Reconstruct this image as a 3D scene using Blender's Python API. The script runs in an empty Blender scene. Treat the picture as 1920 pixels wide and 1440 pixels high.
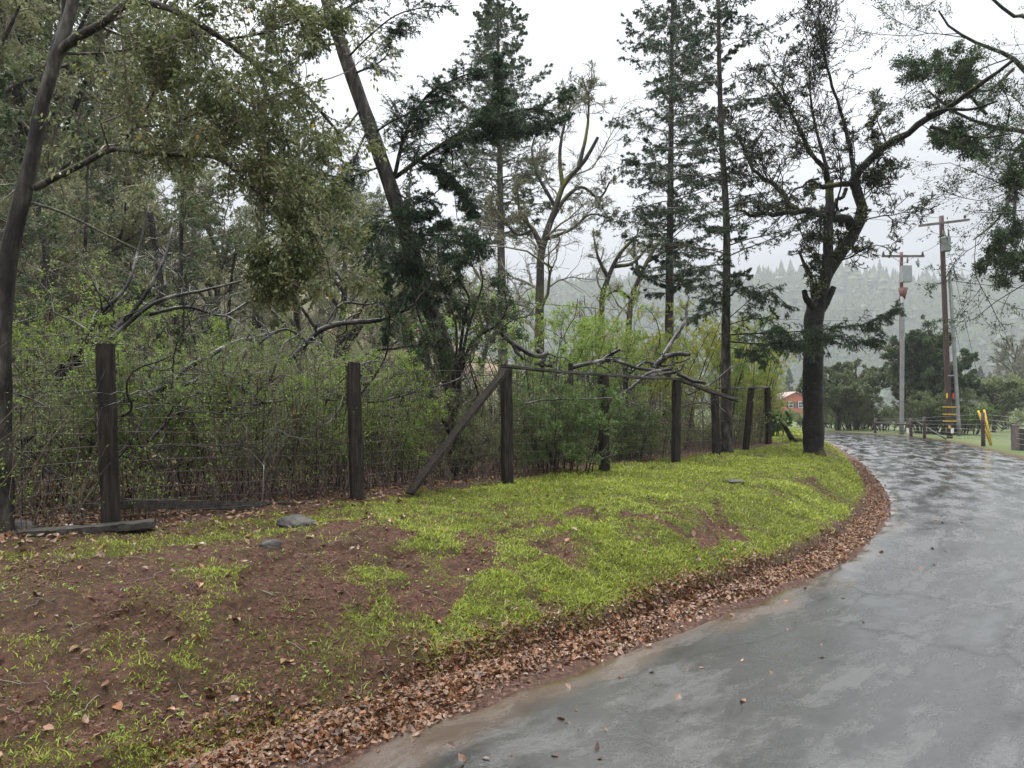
import bpy, math
import numpy as np
from math import radians, sin, cos, pi, atan2

# ------------------------------------------------------------------ camera, sky, sun, exposure
sc = bpy.context.scene
COL = sc.collection
F = 1390.0; CH = 1.9; TH = math.atan(40 / F)
cam_d = bpy.data.cameras.new("camera"); cam = bpy.data.objects.new("camera", cam_d); COL.objects.link(cam)
cam.location = (0, 0, CH); cam.rotation_euler = (radians(90) + TH, 0, 0)
cam_d.sensor_width = 36; cam_d.lens = 36 * F / 1920; cam_d.clip_start = .05; cam_d.clip_end = 6000
sc.camera = cam
SUN_EL, SUN_AZ = radians(58), radians(-40)

w = bpy.data.worlds.new("World"); sc.world = w; w.use_nodes = True
nt = w.node_tree; nt.nodes.clear()
def N(nt, t, **k):
    n = nt.nodes.new(t)
    for a, b in k.items():
        if a.startswith('_'): n.inputs[a[1:].replace('_', ' ')].default_value = b
        else: setattr(n, a, b)
    return n
def L(nt, a, b): nt.links.new(a, b)
o = N(nt, 'ShaderNodeOutputWorld'); bg = N(nt, 'ShaderNodeBackground')
sky = N(nt, 'ShaderNodeTexSky', sky_type='NISHITA', sun_disc=False)
sky.sun_elevation = SUN_EL; sky.sun_rotation = SUN_AZ
scl = N(nt, 'ShaderNodeVectorMath', operation='SCALE'); scl.inputs[3].default_value = .08
L(nt, sky.outputs[0], scl.inputs[0])
tc = N(nt, 'ShaderNodeTexCoord'); sp = N(nt, 'ShaderNodeSeparateXYZ'); L(nt, tc.outputs['Generated'], sp.inputs[0])
mp = N(nt, 'ShaderNodeMapping'); mp.inputs['Scale'].default_value = (1, 1, 2.6); L(nt, tc.outputs['Generated'], mp.inputs[0])
nz = N(nt, 'ShaderNodeTexNoise', _Scale=2.3, _Detail=5.0, _Roughness=.5); L(nt, mp.outputs[0], nz.inputs['Vector'])
zr = N(nt, 'ShaderNodeValToRGB')                       # overcast sky: brighter overhead than at the horizon
e = zr.color_ramp.elements; e[0].position = 0; e[0].color = (.32, .33, .35, 1); e[1].position = 1; e[1].color = (2.7, 2.7, 2.72, 1)
q = e.new(.16); q.color = (.42, .43, .455, 1); q = e.new(.44); q.color = (.66, .67, .69, 1); q = e.new(.7); q.color = (1.5, 1.51, 1.53, 1)
L(nt, sp.outputs[2], zr.inputs[0])
nr = N(nt, 'ShaderNodeMapRange'); nr.inputs[1].default_value = .3; nr.inputs[2].default_value = .7; nr.inputs[3].default_value = .74; nr.inputs[4].default_value = 1.18
L(nt, nz.outputs[0], nr.inputs[0])
mul = N(nt, 'ShaderNodeVectorMath', operation='SCALE'); L(nt, zr.outputs[0], mul.inputs[0]); L(nt, nr.outputs[0], mul.inputs[3])
mx = N(nt, 'ShaderNodeMix', data_type='RGBA'); mx.inputs[0].default_value = .9
L(nt, scl.outputs[0], mx.inputs[6]); L(nt, mul.outputs[0], mx.inputs[7])
L(nt, mx.outputs[2], bg.inputs[0]); bg.inputs[1].default_value = 1.0; L(nt, bg.outputs[0], o.inputs[0])

sd = bpy.data.lights.new("sun", 'SUN'); sd.energy = 1.0; sd.angle = radians(25); sd.color = (1, .97, .92)
so = bpy.data.objects.new("sun", sd); COL.objects.link(so)
so.rotation_euler = (pi / 2 - SUN_EL, 0, -SUN_AZ + pi)   # light falls from behind-left of the scene
sc.view_settings.view_transform = 'Standard'; sc.view_settings.look = 'None'
sc.view_settings.exposure = 1.2; sc.view_settings.gamma = 1.0
c = sc.cycles
c.max_bounces = 6; c.diffuse_bounces = 3; c.glossy_bounces = 2; c.transmission_bounces = 3; c.volume_bounces = 3
c.transparent_max_bounces = 8; c.caustics_reflective = False; c.caustics_refractive = False
c.use_denoising = True; c.sample_clamp_indirect = 6; c.use_adaptive_sampling = True; c.adaptive_threshold = .008

rng = np.random.default_rng(7)
# ------------------------------------------------------------------ helpers
def W(px, py, D):
    """world point seen at photo pixel (px, py) at forward distance D"""
    a = (px - 960) / F; b = (720 - py) / F
    dy = cos(TH) - b * sin(TH); dz = sin(TH) + b * cos(TH)
    k = D / dy
    return np.array([a * k, D, CH + dz * k])
TAB = np.random.default_rng(3).random((256, 256))
def vnoise(x, y):
    xi = np.floor(x).astype(int); yi = np.floor(y).astype(int); fx = x - xi; fy = y - yi
    fx = fx * fx * (3 - 2 * fx); fy = fy * fy * (3 - 2 * fy)
    g = lambda i, j: TAB[i & 255, j & 255]
    return (g(xi, yi) * (1 - fx) + g(xi + 1, yi) * fx) * (1 - fy) + (g(xi, yi + 1) * (1 - fx) + g(xi + 1, yi + 1) * fx) * fy
def fbm(x, y, s, oct=4, gain=.5):
    v = 0; a = 1; t = 0
    for k in range(oct):
        v = v + a * vnoise(x / s * 2 ** k + 17.3 * k, y / s * 2 ** k + 5.1 * k); t += a; a *= gain
    return v / t
V3_ = lambda *a: np.array(a, float)
def sst(a, b, x):
    t = np.clip((x - a) / (b - a), 0, 1); return t * t * (3 - 2 * t)

def resample(pts, K):
    pts = np.asarray(pts, float)
    if len(pts) == 2:
        t = np.linspace(0, 1, K)[:, None]; return pts[0] * (1 - t) + pts[1] * t
    P = np.vstack([2 * pts[0] - pts[1], pts, 2 * pts[-1] - pts[-2]])
    out = []
    for i in range(1, len(P) - 2):
        for t in np.linspace(0, 1, 12, endpoint=False):
            out.append(.5 * ((2 * P[i]) + (-P[i - 1] + P[i + 1]) * t + (2 * P[i - 1] - 5 * P[i] + 4 * P[i + 1] - P[i + 2]) * t * t
                             + (-P[i - 1] + 3 * P[i] - 3 * P[i + 1] + P[i + 2]) * t ** 3))
    out.append(P[-2]); out = np.array(out)
    d = np.r_[0, np.cumsum(np.linalg.norm(np.diff(out, axis=0), axis=1))]
    s = np.linspace(0, d[-1], K)
    return np.stack([np.interp(s, d, out[:, k]) for k in range(out.shape[1])], 1)

class MB:
    """collects geometry for one mesh object"""
    def __init__(s): s.v = []; s.t = []; s.q = []; s.n = 0; s.flat = False
    def add(s, v, tri=None, quad=None):
        v = np.asarray(v, float).reshape(-1, 3)
        if tri is not None and len(tri): s.t.append(np.asarray(tri) + s.n)
        if quad is not None and len(quad): s.q.append(np.asarray(quad) + s.n)
        s.v.append(v); s.n += len(v); return s
    def build(s, name, mat, parent=None, smooth=True, origin=(0, 0, 0)):
        v = np.concatenate(s.v) - np.asarray(origin, float)
        t = np.concatenate(s.t) if s.t else np.zeros((0, 3), int)
        q = np.concatenate(s.q) if s.q else np.zeros((0, 4), int)
        me = bpy.data.meshes.new(name)
        me.vertices.add(len(v)); me.vertices.foreach_set('co', v.astype(np.float32).ravel())
        nl = len(t) * 3 + len(q) * 4
        me.loops.add(nl); me.loops.foreach_set('vertex_index', np.r_[t.ravel(), q.ravel()].astype(np.int32))
        me.polygons.add(len(t) + len(q))
        ls = np.r_[np.arange(len(t)) * 3, len(t) * 3 + np.arange(len(q)) * 4].astype(np.int32)
        me.polygons.foreach_set('loop_start', ls)
        me.polygons.foreach_set('use_smooth', np.full(len(t) + len(q), smooth and not s.flat))
        me.update(calc_edges=True)
        if mat: me.materials.append(mat)
        ob = bpy.data.objects.new(name, me); COL.objects.link(ob)
        if parent is not None: ob.parent = parent
        else: ob.location = origin
        return ob

def nrm(a): return a / (np.linalg.norm(a, axis=-1, keepdims=True) + 1e-9)
def tubes(mb, P, R, sides=5, cap=False, rough=0.):
    P = np.asarray(P, float); R = np.asarray(R, float)
    if P.ndim == 2: P = P[None]; R = R[None]
    M, K, _ = P.shape
    T = nrm(np.gradient(P, axis=1)); mt = nrm(P[:, -1] - P[:, 0])
    ref = np.where(np.abs(mt[:, 2:3]) > .7, np.array([[1., .13, 0]]), np.array([[0., .1, 1.]]))
    U = nrm(np.cross(T, ref[:, None])); V = np.cross(T, U)
    a = np.arange(sides) * 2 * pi / sides
    RR = R[:, :, None, None] * np.ones((1, 1, sides, 1))
    if rough: RR = RR * (1 + rough * (rng.random((M, K, sides, 1)) - .5) * 2)
    v = P[:, :, None] + RR * (np.cos(a)[None, None, :, None] * U[:, :, None] + np.sin(a)[None, None, :, None] * V[:, :, None])
    base = (np.arange(M) * K * sides)[:, None, None] + (np.arange(K - 1) * sides)[None, :, None]
    i = np.arange(sides)[None, None]; j = (np.arange(sides) + 1)[None, None] % sides
    f = np.stack([base + i, base + j, base + sides + j, base + sides + i], -1).reshape(-1, 4)
    tri = None
    if cap:
        tri = []
        for m in range(M):
            for e0, fl in ((m * K * sides, 1), (m * K * sides + (K - 1) * sides, 0)):
                for k in range(1, sides - 1):
                    tri.append((e0, e0 + k + 1, e0 + k) if fl else (e0, e0 + k, e0 + k + 1))
    mb.add(v.reshape(-1, 3), tri=tri, quad=f); return mb

def grow(P, R, n, t=(.3, 1.), ang=(30, 70), Ln=(.3, .6), rel=True, wig=.15, up=0., K=6, rr=.6, tip=.3, taper=.5, flat=None, rmin=0.):
    """side branches of the polylines P (M,K,3)"""
    M, Kp, _ = P.shape; idx = np.repeat(np.arange(M), n); S = len(idx)
    tt = rng.uniform(t[0], t[1], S); f = tt * (Kp - 1.001); i0 = f.astype(int); fr = (f - i0)[:, None]
    a = P[idx, i0]; b = P[idx, i0 + 1]; pos = a * (1 - fr) + b * fr; T = nrm(b - a)
    r0 = (R[idx, i0] * (1 - fr[:, 0]) + R[idx, i0 + 1] * fr[:, 0]) * rr
    if flat is None: pr = nrm(np.cross(rng.normal(size=(S, 3)), T))
    else:
        side = np.where(rng.random(S) < .5, 1, -1)[:, None]
        pr = nrm(np.cross(T, [0, 0, 1.]) * side + rng.normal(size=(S, 3)) * flat)
    an = np.radians(rng.uniform(ang[0], ang[1], S))[:, None]
    d = nrm(np.cos(an) * T + np.sin(an) * pr + np.array([0, 0, up]))
    ln = rng.uniform(Ln[0], Ln[1], S)
    if rel:
        pl = np.linalg.norm(np.diff(P, axis=1), axis=2).sum(1)[idx]; ln = ln * pl
    ln = (ln * (1 - taper * (tt - t[0]) / max(1e-6, t[1] - t[0])))[:, None]
    out = [pos]
    for k in range(K - 1):
        d = nrm(d + wig * rng.normal(size=(S, 3)) + np.array([0, 0, up * .3])); pos = pos + d * ln / (K - 1); out.append(pos)
    Q = np.stack(out, 1); RQ = np.maximum(r0[:, None] * np.linspace(1, tip, K)[None], rmin)
    return Q, RQ

def leaves(mb, pos, size, dirv=None, asp=.5, fold=.15, droop=0., up=.3):
    S = len(pos); size = np.broadcast_to(size, (S,))[:, None]
    d = rng.normal(size=(S, 3)) if dirv is None else dirv + rng.normal(size=(S, 3)) * .6
    d[:, 2] -= droop; d = nrm(d)
    n0 = rng.normal(size=(S, 3)); n0[:, 2] = np.abs(n0[:, 2]) + up
    s = nrm(np.cross(d, n0)); n = np.cross(s, d)
    m = pos + d * size * .5
    v = np.stack([pos, m + s * size * asp * .5 + n * size * fold, pos + d * size, m - s * size * asp * .5 + n * size * fold], 1)
    b = np.arange(S)[:, None] * 4
    f = np.concatenate([b + [0, 1, 2], b + [0, 2, 3]])
    mb.add(v.reshape(-1, 3), tri=f)
def on(P, n, t=(0, 1), jit=0.):
    M, K, _ = P.shape; idx = np.repeat(np.arange(M), n)
    f = rng.uniform(t[0], t[1], len(idx)) * (K - 1.001); i = f.astype(int); fr = (f - i)[:, None]
    a, b = P[idx, i], P[idx, i + 1]
    p = a * (1 - fr) + b * fr
    if jit: p = p + rng.normal(size=p.shape) * jit
    return p, nrm(b - a)
def needles(mb, P, n, ln, wd, ang=55, t=(0.05, 1)):
    p, T = on(P, n, t); S = len(p)
    pr = nrm(np.cross(rng.normal(size=(S, 3)), T)); a = np.radians(rng.uniform(ang - 20, ang + 15, S))[:, None]
    d = np.cos(a) * T + np.sin(a) * pr; s = nrm(np.cross(d, rng.normal(size=(S, 3))))
    l = ln * rng.uniform(.6, 1.2, S)[:, None]
    v = np.stack([p - s * wd / 2, p + s * wd / 2, p + d * l], 1)
    mb.add(v.reshape(-1, 3), tri=np.arange(S * 3).reshape(-1, 3))

def box(mb, c, s, R=None):
    mb.flat = True
    c = np.asarray(c, float); s = np.asarray(s, float) / 2
    v = np.array([[x, y, z] for x in (-1, 1) for y in (-1, 1) for z in (-1, 1)]) * s
    if R is not None: v = v @ np.asarray(R).T
    mb.add(v + c, quad=[(0, 1, 3, 2), (4, 6, 7, 5), (0, 4, 5, 1), (2, 3, 7, 6), (0, 2, 6, 4), (1, 5, 7, 3)]); return mb
def plank(mb, a, b, wd, th, upv=(0, 0, 1), K=14, rough=.004, bev=.006, seed=0):
    """weathered board from a to b: a bevelled section swept along, edges slightly worn"""
    mb.flat = True
    a = np.asarray(a, float); b = np.asarray(b, float); T = nrm(b - a); S = nrm(np.cross(T, upv)); U = np.cross(S, T)
    rg = np.random.default_rng(int(abs(a.sum() * 1000)) + seed)
    hw, ht = wd / 2, th / 2
    sec = np.array([(-hw + bev, -ht), (hw - bev, -ht), (hw, -ht + bev), (hw, ht - bev), (hw - bev, ht), (-hw + bev, ht), (-hw, ht - bev), (-hw, -ht + bev)])
    ts = np.linspace(0, 1, K); n = 8; v = []
    for k, t in enumerate(ts):
        j = rg.normal(size=(n, 2)) * rough; q = sec + j
        end = rg.normal(size=(n, 1)) * rough * 1.5 if k in (0, K - 1) else 0
        v.append((a * (1 - t) + b * t) + q[:, :1] * S + q[:, 1:] * U + T * end)
    v = np.concatenate(v); f = []
    for k in range(K - 1):
        for i in range(n):
            j = (i + 1) % n; f.append((k * n + i, k * n + j, (k + 1) * n + j, (k + 1) * n + i))
    tr = [(0, i + 1, i) for i in range(1, n - 1)] + [((K - 1) * n, (K - 1) * n + i, (K - 1) * n + i + 1) for i in range(1, n - 1)]
    mb.add(v, tri=tr, quad=f); return mb

def thing(name, label, cat, loc=(0, 0, 0), group=None):
    o = bpy.data.objects.new(name, None); COL.objects.link(o); o.location = loc
    o['label'] = label; o['category'] = cat; o.empty_display_size = .2
    if group: o['group'] = group
    return o
def tag(o, label=None, cat=None, group=None, kind=None):
    if label: o['label'] = label
    if cat: o['category'] = cat
    if group: o['group'] = group
    if kind: o['kind'] = kind
    return o

# ------------------------------------------------------------------ materials
def pmat(name, cols, rough=.6, noise=None, island=False, bump=None, trans=0., spec=.5, moss=None, coat=0., rvar=0., wave=None):
    """cols: ramp colours; mixed by noise (scale, detail) or by per-leaf random"""
    m = bpy.data.materials.new(name); m.use_nodes = True; t = m.node_tree; t.nodes.clear()
    out = N(t, 'ShaderNodeOutputMaterial'); b = N(t, 'ShaderNodeBsdfPrincipled'); b.inputs['Roughness'].default_value = rough
    b.inputs['Specular IOR Level'].default_value = spec
    if coat: b.inputs['Coat Weight'].default_value = coat; b.inputs['Coat Roughness'].default_value = .12
    tcn = N(t, 'ShaderNodeTexCoord'); r = N(t, 'ShaderNodeValToRGB'); el = r.color_ramp.elements
    while len(el) < len(cols): el.new(.5)
    for i, cc in enumerate(cols): el[i].position = i / max(1, len(cols) - 1); 
    for i, cc in enumerate(cols): el[i].color = (*cc, 1)
    ns = N(t, 'ShaderNodeTexNoise'); ns.inputs['Scale'].default_value = (noise or (3, 3))[0]; ns.inputs['Detail'].default_value = (noise or (3, 3))[1]
    mpn = N(t, 'ShaderNodeMapping'); L(t, tcn.outputs['Object'], mpn.inputs[0]); L(t, mpn.outputs[0], ns.inputs['Vector'])
    if noise and len(noise) > 2: mpn.inputs['Scale'].default_value = noise[2]
    mr = N(t, 'ShaderNodeMapRange'); mr.inputs[1].default_value = .3; mr.inputs[2].default_value = .7; L(t, ns.outputs[0], mr.inputs[0])
    if island:
        g = N(t, 'ShaderNodeNewGeometry'); a = N(t, 'ShaderNodeMath', operation='MULTIPLY_ADD')
        L(t, g.outputs['Random Per Island'], a.inputs[0]); a.inputs[1].default_value = .62
        a2 = N(t, 'ShaderNodeMath', operation='MULTIPLY'); L(t, mr.outputs[0], a2.inputs[0]); a2.inputs[1].default_value = .38
        L(t, a2.outputs[0], a.inputs[2]); L(t, a.outputs[0], r.inputs[0])
    else: L(t, mr.outputs[0], r.inputs[0])
    colo = r.outputs[0]
    if moss:
        mc, amt, msc = moss
        g = N(t, 'ShaderNodeNewGeometry'); sx = N(t, 'ShaderNodeSeparateXYZ'); L(t, g.outputs['Normal'], sx.inputs[0])
        n2 = N(t, 'ShaderNodeTexNoise'); n2.inputs['Scale'].default_value = msc; n2.inputs['Detail'].default_value = 4; L(t, tcn.outputs['Object'], n2.inputs['Vector'])
        ad = N(t, 'ShaderNodeMath', operation='MULTIPLY_ADD'); L(t, sx.outputs[2], ad.inputs[0]); ad.inputs[1].default_value = .22; L(t, n2.outputs[0], ad.inputs[2])
        m2 = N(t, 'ShaderNodeMapRange'); m2.inputs[1].default_value = 1 - amt - .06; m2.inputs[2].default_value = 1 - amt + .08; L(t, ad.outputs[0], m2.inputs[0])
        mxx = N(t, 'ShaderNodeMix', data_type='RGBA'); L(t, m2.outputs[0], mxx.inputs[0]); L(t, colo, mxx.inputs[6]); mxx.inputs[7].default_value = (*mc, 1)
        colo = mxx.outputs[2]
    L(t, colo, b.inputs['Base Color'])
    if rvar:
        rm = N(t, 'ShaderNodeMapRange'); rm.inputs[3].default_value = rough - rvar; rm.inputs[4].default_value = rough + rvar
        L(t, mr.outputs[0], rm.inputs[0]); L(t, rm.outputs[0], b.inputs['Roughness'])
    if bump:
        bs, bd, st = bump[:3]
        n3 = N(t, 'ShaderNodeTexNoise'); n3.inputs['Scale'].default_value = bs; n3.inputs['Detail'].default_value = 6
        mp3 = N(t, 'ShaderNodeMapping'); L(t, tcn.outputs['Object'], mp3.inputs[0]); L(t, mp3.outputs[0], n3.inputs['Vector'])
        if len(bump) > 3: mp3.inputs['Scale'].default_value = bump[3]
        bn = N(t, 'ShaderNodeBump'); bn.inputs['Distance'].default_value = bd; bn.inputs['Strength'].default_value = st
        L(t, n3.outputs[0], bn.inputs['Height']); L(t, bn.outputs[0], b.inputs['Normal'])
    sh = b.outputs[0]
    if trans:
        tr = N(t, 'ShaderNodeBsdfTranslucent'); L(t, colo, tr.inputs[0]); ms = N(t, 'ShaderNodeMixShader'); ms.inputs[0].default_value = trans
        L(t, sh, ms.inputs[1]); L(t, tr.outputs[0], ms.inputs[2]); sh = ms.outputs[0]
    L(t, sh, out.inputs[0]); return m

M = {}
M['bark'] = pmat('bark', [(.005, .004, .004), (.017, .014, .012), (.05, .043, .036), (.12, .11, .09)], .65, (9, 8, (1, 1, .35)), bump=(40, .03, .9, (1, 1, .2)), moss=((.06, .075, .015), .34, 1.6), spec=.25)
M['bark_black'] = pmat('bark_black', [(.004, .0035, .0035), (.011, .009, .008), (.024, .02, .017)], .5, (10, 5), bump=(30, .04, 1.), moss=((.10, .11, .012), .33, 1.3), spec=.2)
M['bark_moss'] = pmat('bark_moss', [(.02, .017, .014), (.05, .043, .036)], .6, (8, 4), bump=(30, .02, .7), moss=((.14, .14, .025), .42, .9), spec=.25)
M['bark_grey'] = pmat('bark_grey', [(.05, .043, .038), (.09, .08, .07)], .7, (6, 4), bump=(25, .03, .7, (1, 1, .2)), moss=((.16, .17, .10), .4, 1.5))
M['twig'] = pmat('twig', [(.025, .016, .012), (.07, .047, .036), (.13, .10, .08), (.24, .20, .16)], .5, (2, 3), island=True)
M['twig_grey'] = pmat('twig_grey', [(.09, .08, .06), (.17, .16, .11), (.25, .24, .16)], .6, (1, 3), island=True)
M['dead'] = pmat('dead_wood', [(.004, .0035, .0035), (.012, .010, .009), (.04, .036, .033), (.22, .21, .19)], .22, (3, 4), bump=(60, .01, .6), spec=.35)  # palest ramp colour paints highlights into the wood as lichen-pale patches
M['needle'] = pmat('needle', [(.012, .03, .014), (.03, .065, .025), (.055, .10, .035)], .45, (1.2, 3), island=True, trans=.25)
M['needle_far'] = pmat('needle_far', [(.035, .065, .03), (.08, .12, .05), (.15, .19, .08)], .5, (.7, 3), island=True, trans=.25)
M['oakleaf'] = pmat('oak_leaf', [(.035, .05, .015), (.09, .115, .035), (.18, .20, .08), (.36, .36, .19)], .35, (1.6, 3), island=True, trans=.4)
M['oakdark'] = pmat('oak_dark', [(.02, .045, .014), (.045, .085, .025), (.10, .14, .035)], .35, (1.2, 3), island=True, trans=.3)
M['spring'] = pmat('spring_leaf', [(.14, .22, .04), (.26, .37, .07), (.42, .54, .13)], .45, (.6, 3), island=True, trans=.45)
M['lichen'] = pmat('lichen', [(.14, .16, .07), (.26, .28, .13), (.42, .43, .24)], .8, (.8, 3), island=True, trans=.3)
M['pale'] = pmat('pale_leaf', [(.12, .16, .06), (.22, .27, .10), (.36, .40, .18)], .5, (.7, 3), island=True, trans=.4)
M['coyote'] = pmat('coyote_leaf', [(.045, .085, .02), (.12, .20, .045), (.24, .36, .10)], .45, (2, 3), island=True, trans=.35)
M['yellow'] = pmat('yellow_leaf', [(.20, .23, .03), (.36, .40, .05), (.56, .56, .09)], .45, (.8, 3), island=True, trans=.45)
M['gold'] = pmat('gold_leaf', [(.35, .20, .02), (.5, .32, .05)], .4, (.8, 3), island=True, trans=.4)
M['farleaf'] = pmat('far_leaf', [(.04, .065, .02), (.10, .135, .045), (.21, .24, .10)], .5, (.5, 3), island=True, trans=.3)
M['litter'] = pmat('litter', [(.025, .013, .009), (.06, .029, .016), (.12, .06, .03), (.25, .10, .035), (.18, .11, .065), (.22, .14, .085), (.26, .12, .03)], .35, (6, 3), island=True, trans=.08, spec=.5, coat=.15)
M['grass'] = pmat('grass', [(.25, .19, .09), (.14, .165, .03), (.26, .31, .045), (.38, .45, .07), (.52, .57, .14)], .5, (.9, 3), island=True, trans=.4, spec=.3)
M['post'] = pmat('post_wood', [(.007, .005, .004), (.018, .0135, .010), (.045, .035, .027)], .75, (5, 6, (6, 6, .5)), bump=(9, .02, .8, (9, 9, .4)), moss=((.03, .035, .012), .22, 3), spec=.25)
M['rail'] = pmat('rail_wood', [(.012, .010, .008), (.03, .026, .021), (.065, .056, .047)], .6, (4, 6, (5, 5, 5)), bump=(40, .006, .7), moss=((.05, .065, .015), .20, 2.5))
M['wire'] = pmat('wire', [(.05, .035, .03), (.08, .06, .05)], .5, (5, 2))
M['stone'] = pmat('stone', [(.022, .02, .018), (.055, .05, .046), (.11, .10, .092)], .7, (8, 6), bump=(18, .02, .8), moss=((.05, .06, .02), .18, 6))
M['pole_brown'] = pmat('pole_brown', [(.03, .012, .010), (.06, .026, .022)], .6, (3, 5, (6, 6, .3)), bump=(12, .01, .5, (6, 6, .3)))
M['pole_red'] = pmat('pole_red', [(.09, .03, .025), (.14, .05, .04)], .6, (3, 5, (6, 6, .3)))
M['conduit'] = pmat('conduit', [(.16, .165, .17), (.24, .245, .25)], .5, (2, 3))
M['arm_wood'] = pmat('arm_wood', [(.06, .05, .05), (.16, .13, .12)], .7, (4, 3))
M['metal'] = pmat('metal', [(.20, .22, .235), (.30, .32, .335)], .45, (2, 3))
M['cable'] = pmat('cable', [(.03, .03, .035), (.05, .05, .055)], .5)
M['yel'] = pmat('yellow_plastic', [(.60, .36, .01), (.75, .48, .02)], .4)
M['redp'] = pmat('red_plastic', [(.5, .04, .03), (.6, .05, .04)], .4)
M['white'] = pmat('white_paint', [(.6, .6, .58), (.75, .75, .72)], .5)
M['black'] = pmat('black_paint', [(.015, .015, .018), (.04, .04, .045)], .5)
M['housered'] = pmat('red_siding', [(.42, .10, .06), (.50, .14, .09)], .7, (1, 3))
M['roof'] = pmat('roof_shingle', [(.30, .20, .19), (.40, .29, .27)], .7, (6, 3))
M['glass'] = pmat('window_glass', [(.05, .06, .07), (.08, .09, .10)], .08)

# ------------------------------------------------------------------ plan of the road and the terrain
LE = np.array([(-24, -19.5), (-12, -7), (-5, 0), (-1.12, 3.88), (.51, 5.5), (1.48, 6.44), (2.99, 8.0), (4.51, 9.8), (6.3, 12.6), (7.7, 15.3), (9.7, 20), (12.2, 26.4), (15.2, 35), (16.9, 41), (17, 48), (13.5, 55), (6, 61), (-8, 68), (-40, 80)])
RE = np.array([(-19.5, -24), (-7.5, -11.5), (-.6, -4.4), (3.3, -.2), (4.75, 1.3), (5.8, 2.4), (7.3, 4.2), (8.9, 6.3), (11.2, 9.7), (12.6, 12.4), (14.8, 17.8), (17.9, 25.9), (21.2, 34), (23.4, 40.5), (24.2, 49), (20, 58.5), (10.5, 66.5), (-5, 74), (-37, 87)])
KR = 400
def equal(poly, K):      # the two edges are matched by their index, so cross sections stay square to the road
    u = np.linspace(0, len(poly) - 1, K); q = []
    P = np.vstack([2 * poly[0] - poly[1], poly, 2 * poly[-1] - poly[-2]])
    for x in u:
        i = min(int(x), len(poly) - 2); t = x - i; a, b, c_, d = P[i:i + 4]
        q.append(.5 * (2 * b + (c_ - a) * t + (2 * a - 5 * b + 4 * c_ - d) * t * t + (3 * b - a - 3 * c_ + d) * t ** 3))
    return np.array(q)
LEc = equal(LE, KR); REc = equal(RE, KR)
def sdist(x, y, P):
    """distance to polyline P, positive on its left"""
    x = np.asarray(x, float); y = np.asarray(y, float); best = np.full(x.shape, 1e9); sg = np.ones(x.shape)
    for (ax, ay), (bx, by) in zip(P[:-1], P[1:]):
        dx, dy = bx - ax, by - ay; l2 = dx * dx + dy * dy
        t = np.clip(((x - ax) * dx + (y - ay) * dy) / l2, 0, 1)
        d = np.hypot(x - ax - t * dx, y - ay - t * dy); cr = dx * (y - ay) - dy * (x - ax)
        m = d < best; best = np.where(m, d, best); sg = np.where(m, np.sign(cr), sg)
    return best * sg
def coarse(P, n): return P[::n]
LEd = LEc[::5]; REd = REc[::5]
FA = np.array([-4.04, 7.47]); FB = np.array([8.2, 23.6]); FD = (FB - FA) / np.linalg.norm(FB - FA); FN = np.array([-FD[1], FD[0]])
def fence_uv(x, y): return (x - FA[0]) * FN[0] + (y - FA[1]) * FN[1], (x - FA[0]) * FD[0] + (y - FA[1]) * FD[1]
def height(x, y, detail=True):
    x = np.asarray(x, float); y = np.asarray(y, float)
    s = sdist(x, y, LEd); r = -sdist(x, y, REd)
    near = sst(1.5, -1.5, x) 
    crest = 1.5 + .85 * near
    foot = .35 + .15 * near
    n1 = fbm(x, y, 1.1, 3) - .5
    if detail:
        sc_ = s + n1 * .9 * sst(.4, 1.2, s) * sst(5, 3, s)
    else: sc_ = s
    t = np.clip((sc_ - foot) / (crest - foot), 0, 1)
    tl = 1.16 * t; prof = .64 * (.16 * sst(0, .08, t) + .84 * (tl - .07 * np.log1p(np.exp((tl - 1) / .07))))
    z = prof + .04 * sst(2.5, 5, s)
    z = z + .02 * sst(0, .3, s)
    # rises behind the fence, then the wooded hillside to the left
    wl = (x + 12) * -.88 + (y - 14) * .474
    hs = np.maximum(0, wl); hill = .5 * hs * sst(0, 6, hs)
    hill = np.minimum(hill, 34 + 0 * hill) * sst(120, 40, y)
    z = z + hill * sst(3, 8, s)
    # right of the road: verge, then a shallow fall to the meadow
    z = np.where(s > 0, z, 0) + np.where(s <= 0, -.045 * sst(-.02, -.12, s) * sst(-.02, -.12, r), 0)
    z = z + np.where(r > 0, .03 * sst(0, .4, r) - .25 * sst(2, 14, r), 0)
    if detail:
        lf = sst(.3, .9, s); fade = sst(60, 20, y)
        z = z + lf * fade * ((fbm(x, y, .45, 4) - .5) * .13 + (fbm(x + 9, y, .16, 4, .65) - .5) * .09 * (.35 + .65 * sst(3, 2, s)) + (fbm(x, y + 3, .085, 2) - .5) * .03 * sst(14, 8, y))
        sc2 = sst(.55, .62, fbm(x * 1.0, y * 1.0, .6, 3)) * sst(.5, 1., s) * sst(3.4, 2.2, s)   # little scarps where the bank has slipped
        z = z - sc2 * .05 * fade
        z = z + sst(6, 30, s) * (fbm(x, y, 5, 3) - .5) * .8 + sst(0, 3, r) * (fbm(x, y, 3, 3) - .5) * .12
    return z
def H1(x, y): return float(height(np.array([x]), np.array([y]))[0])
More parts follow.
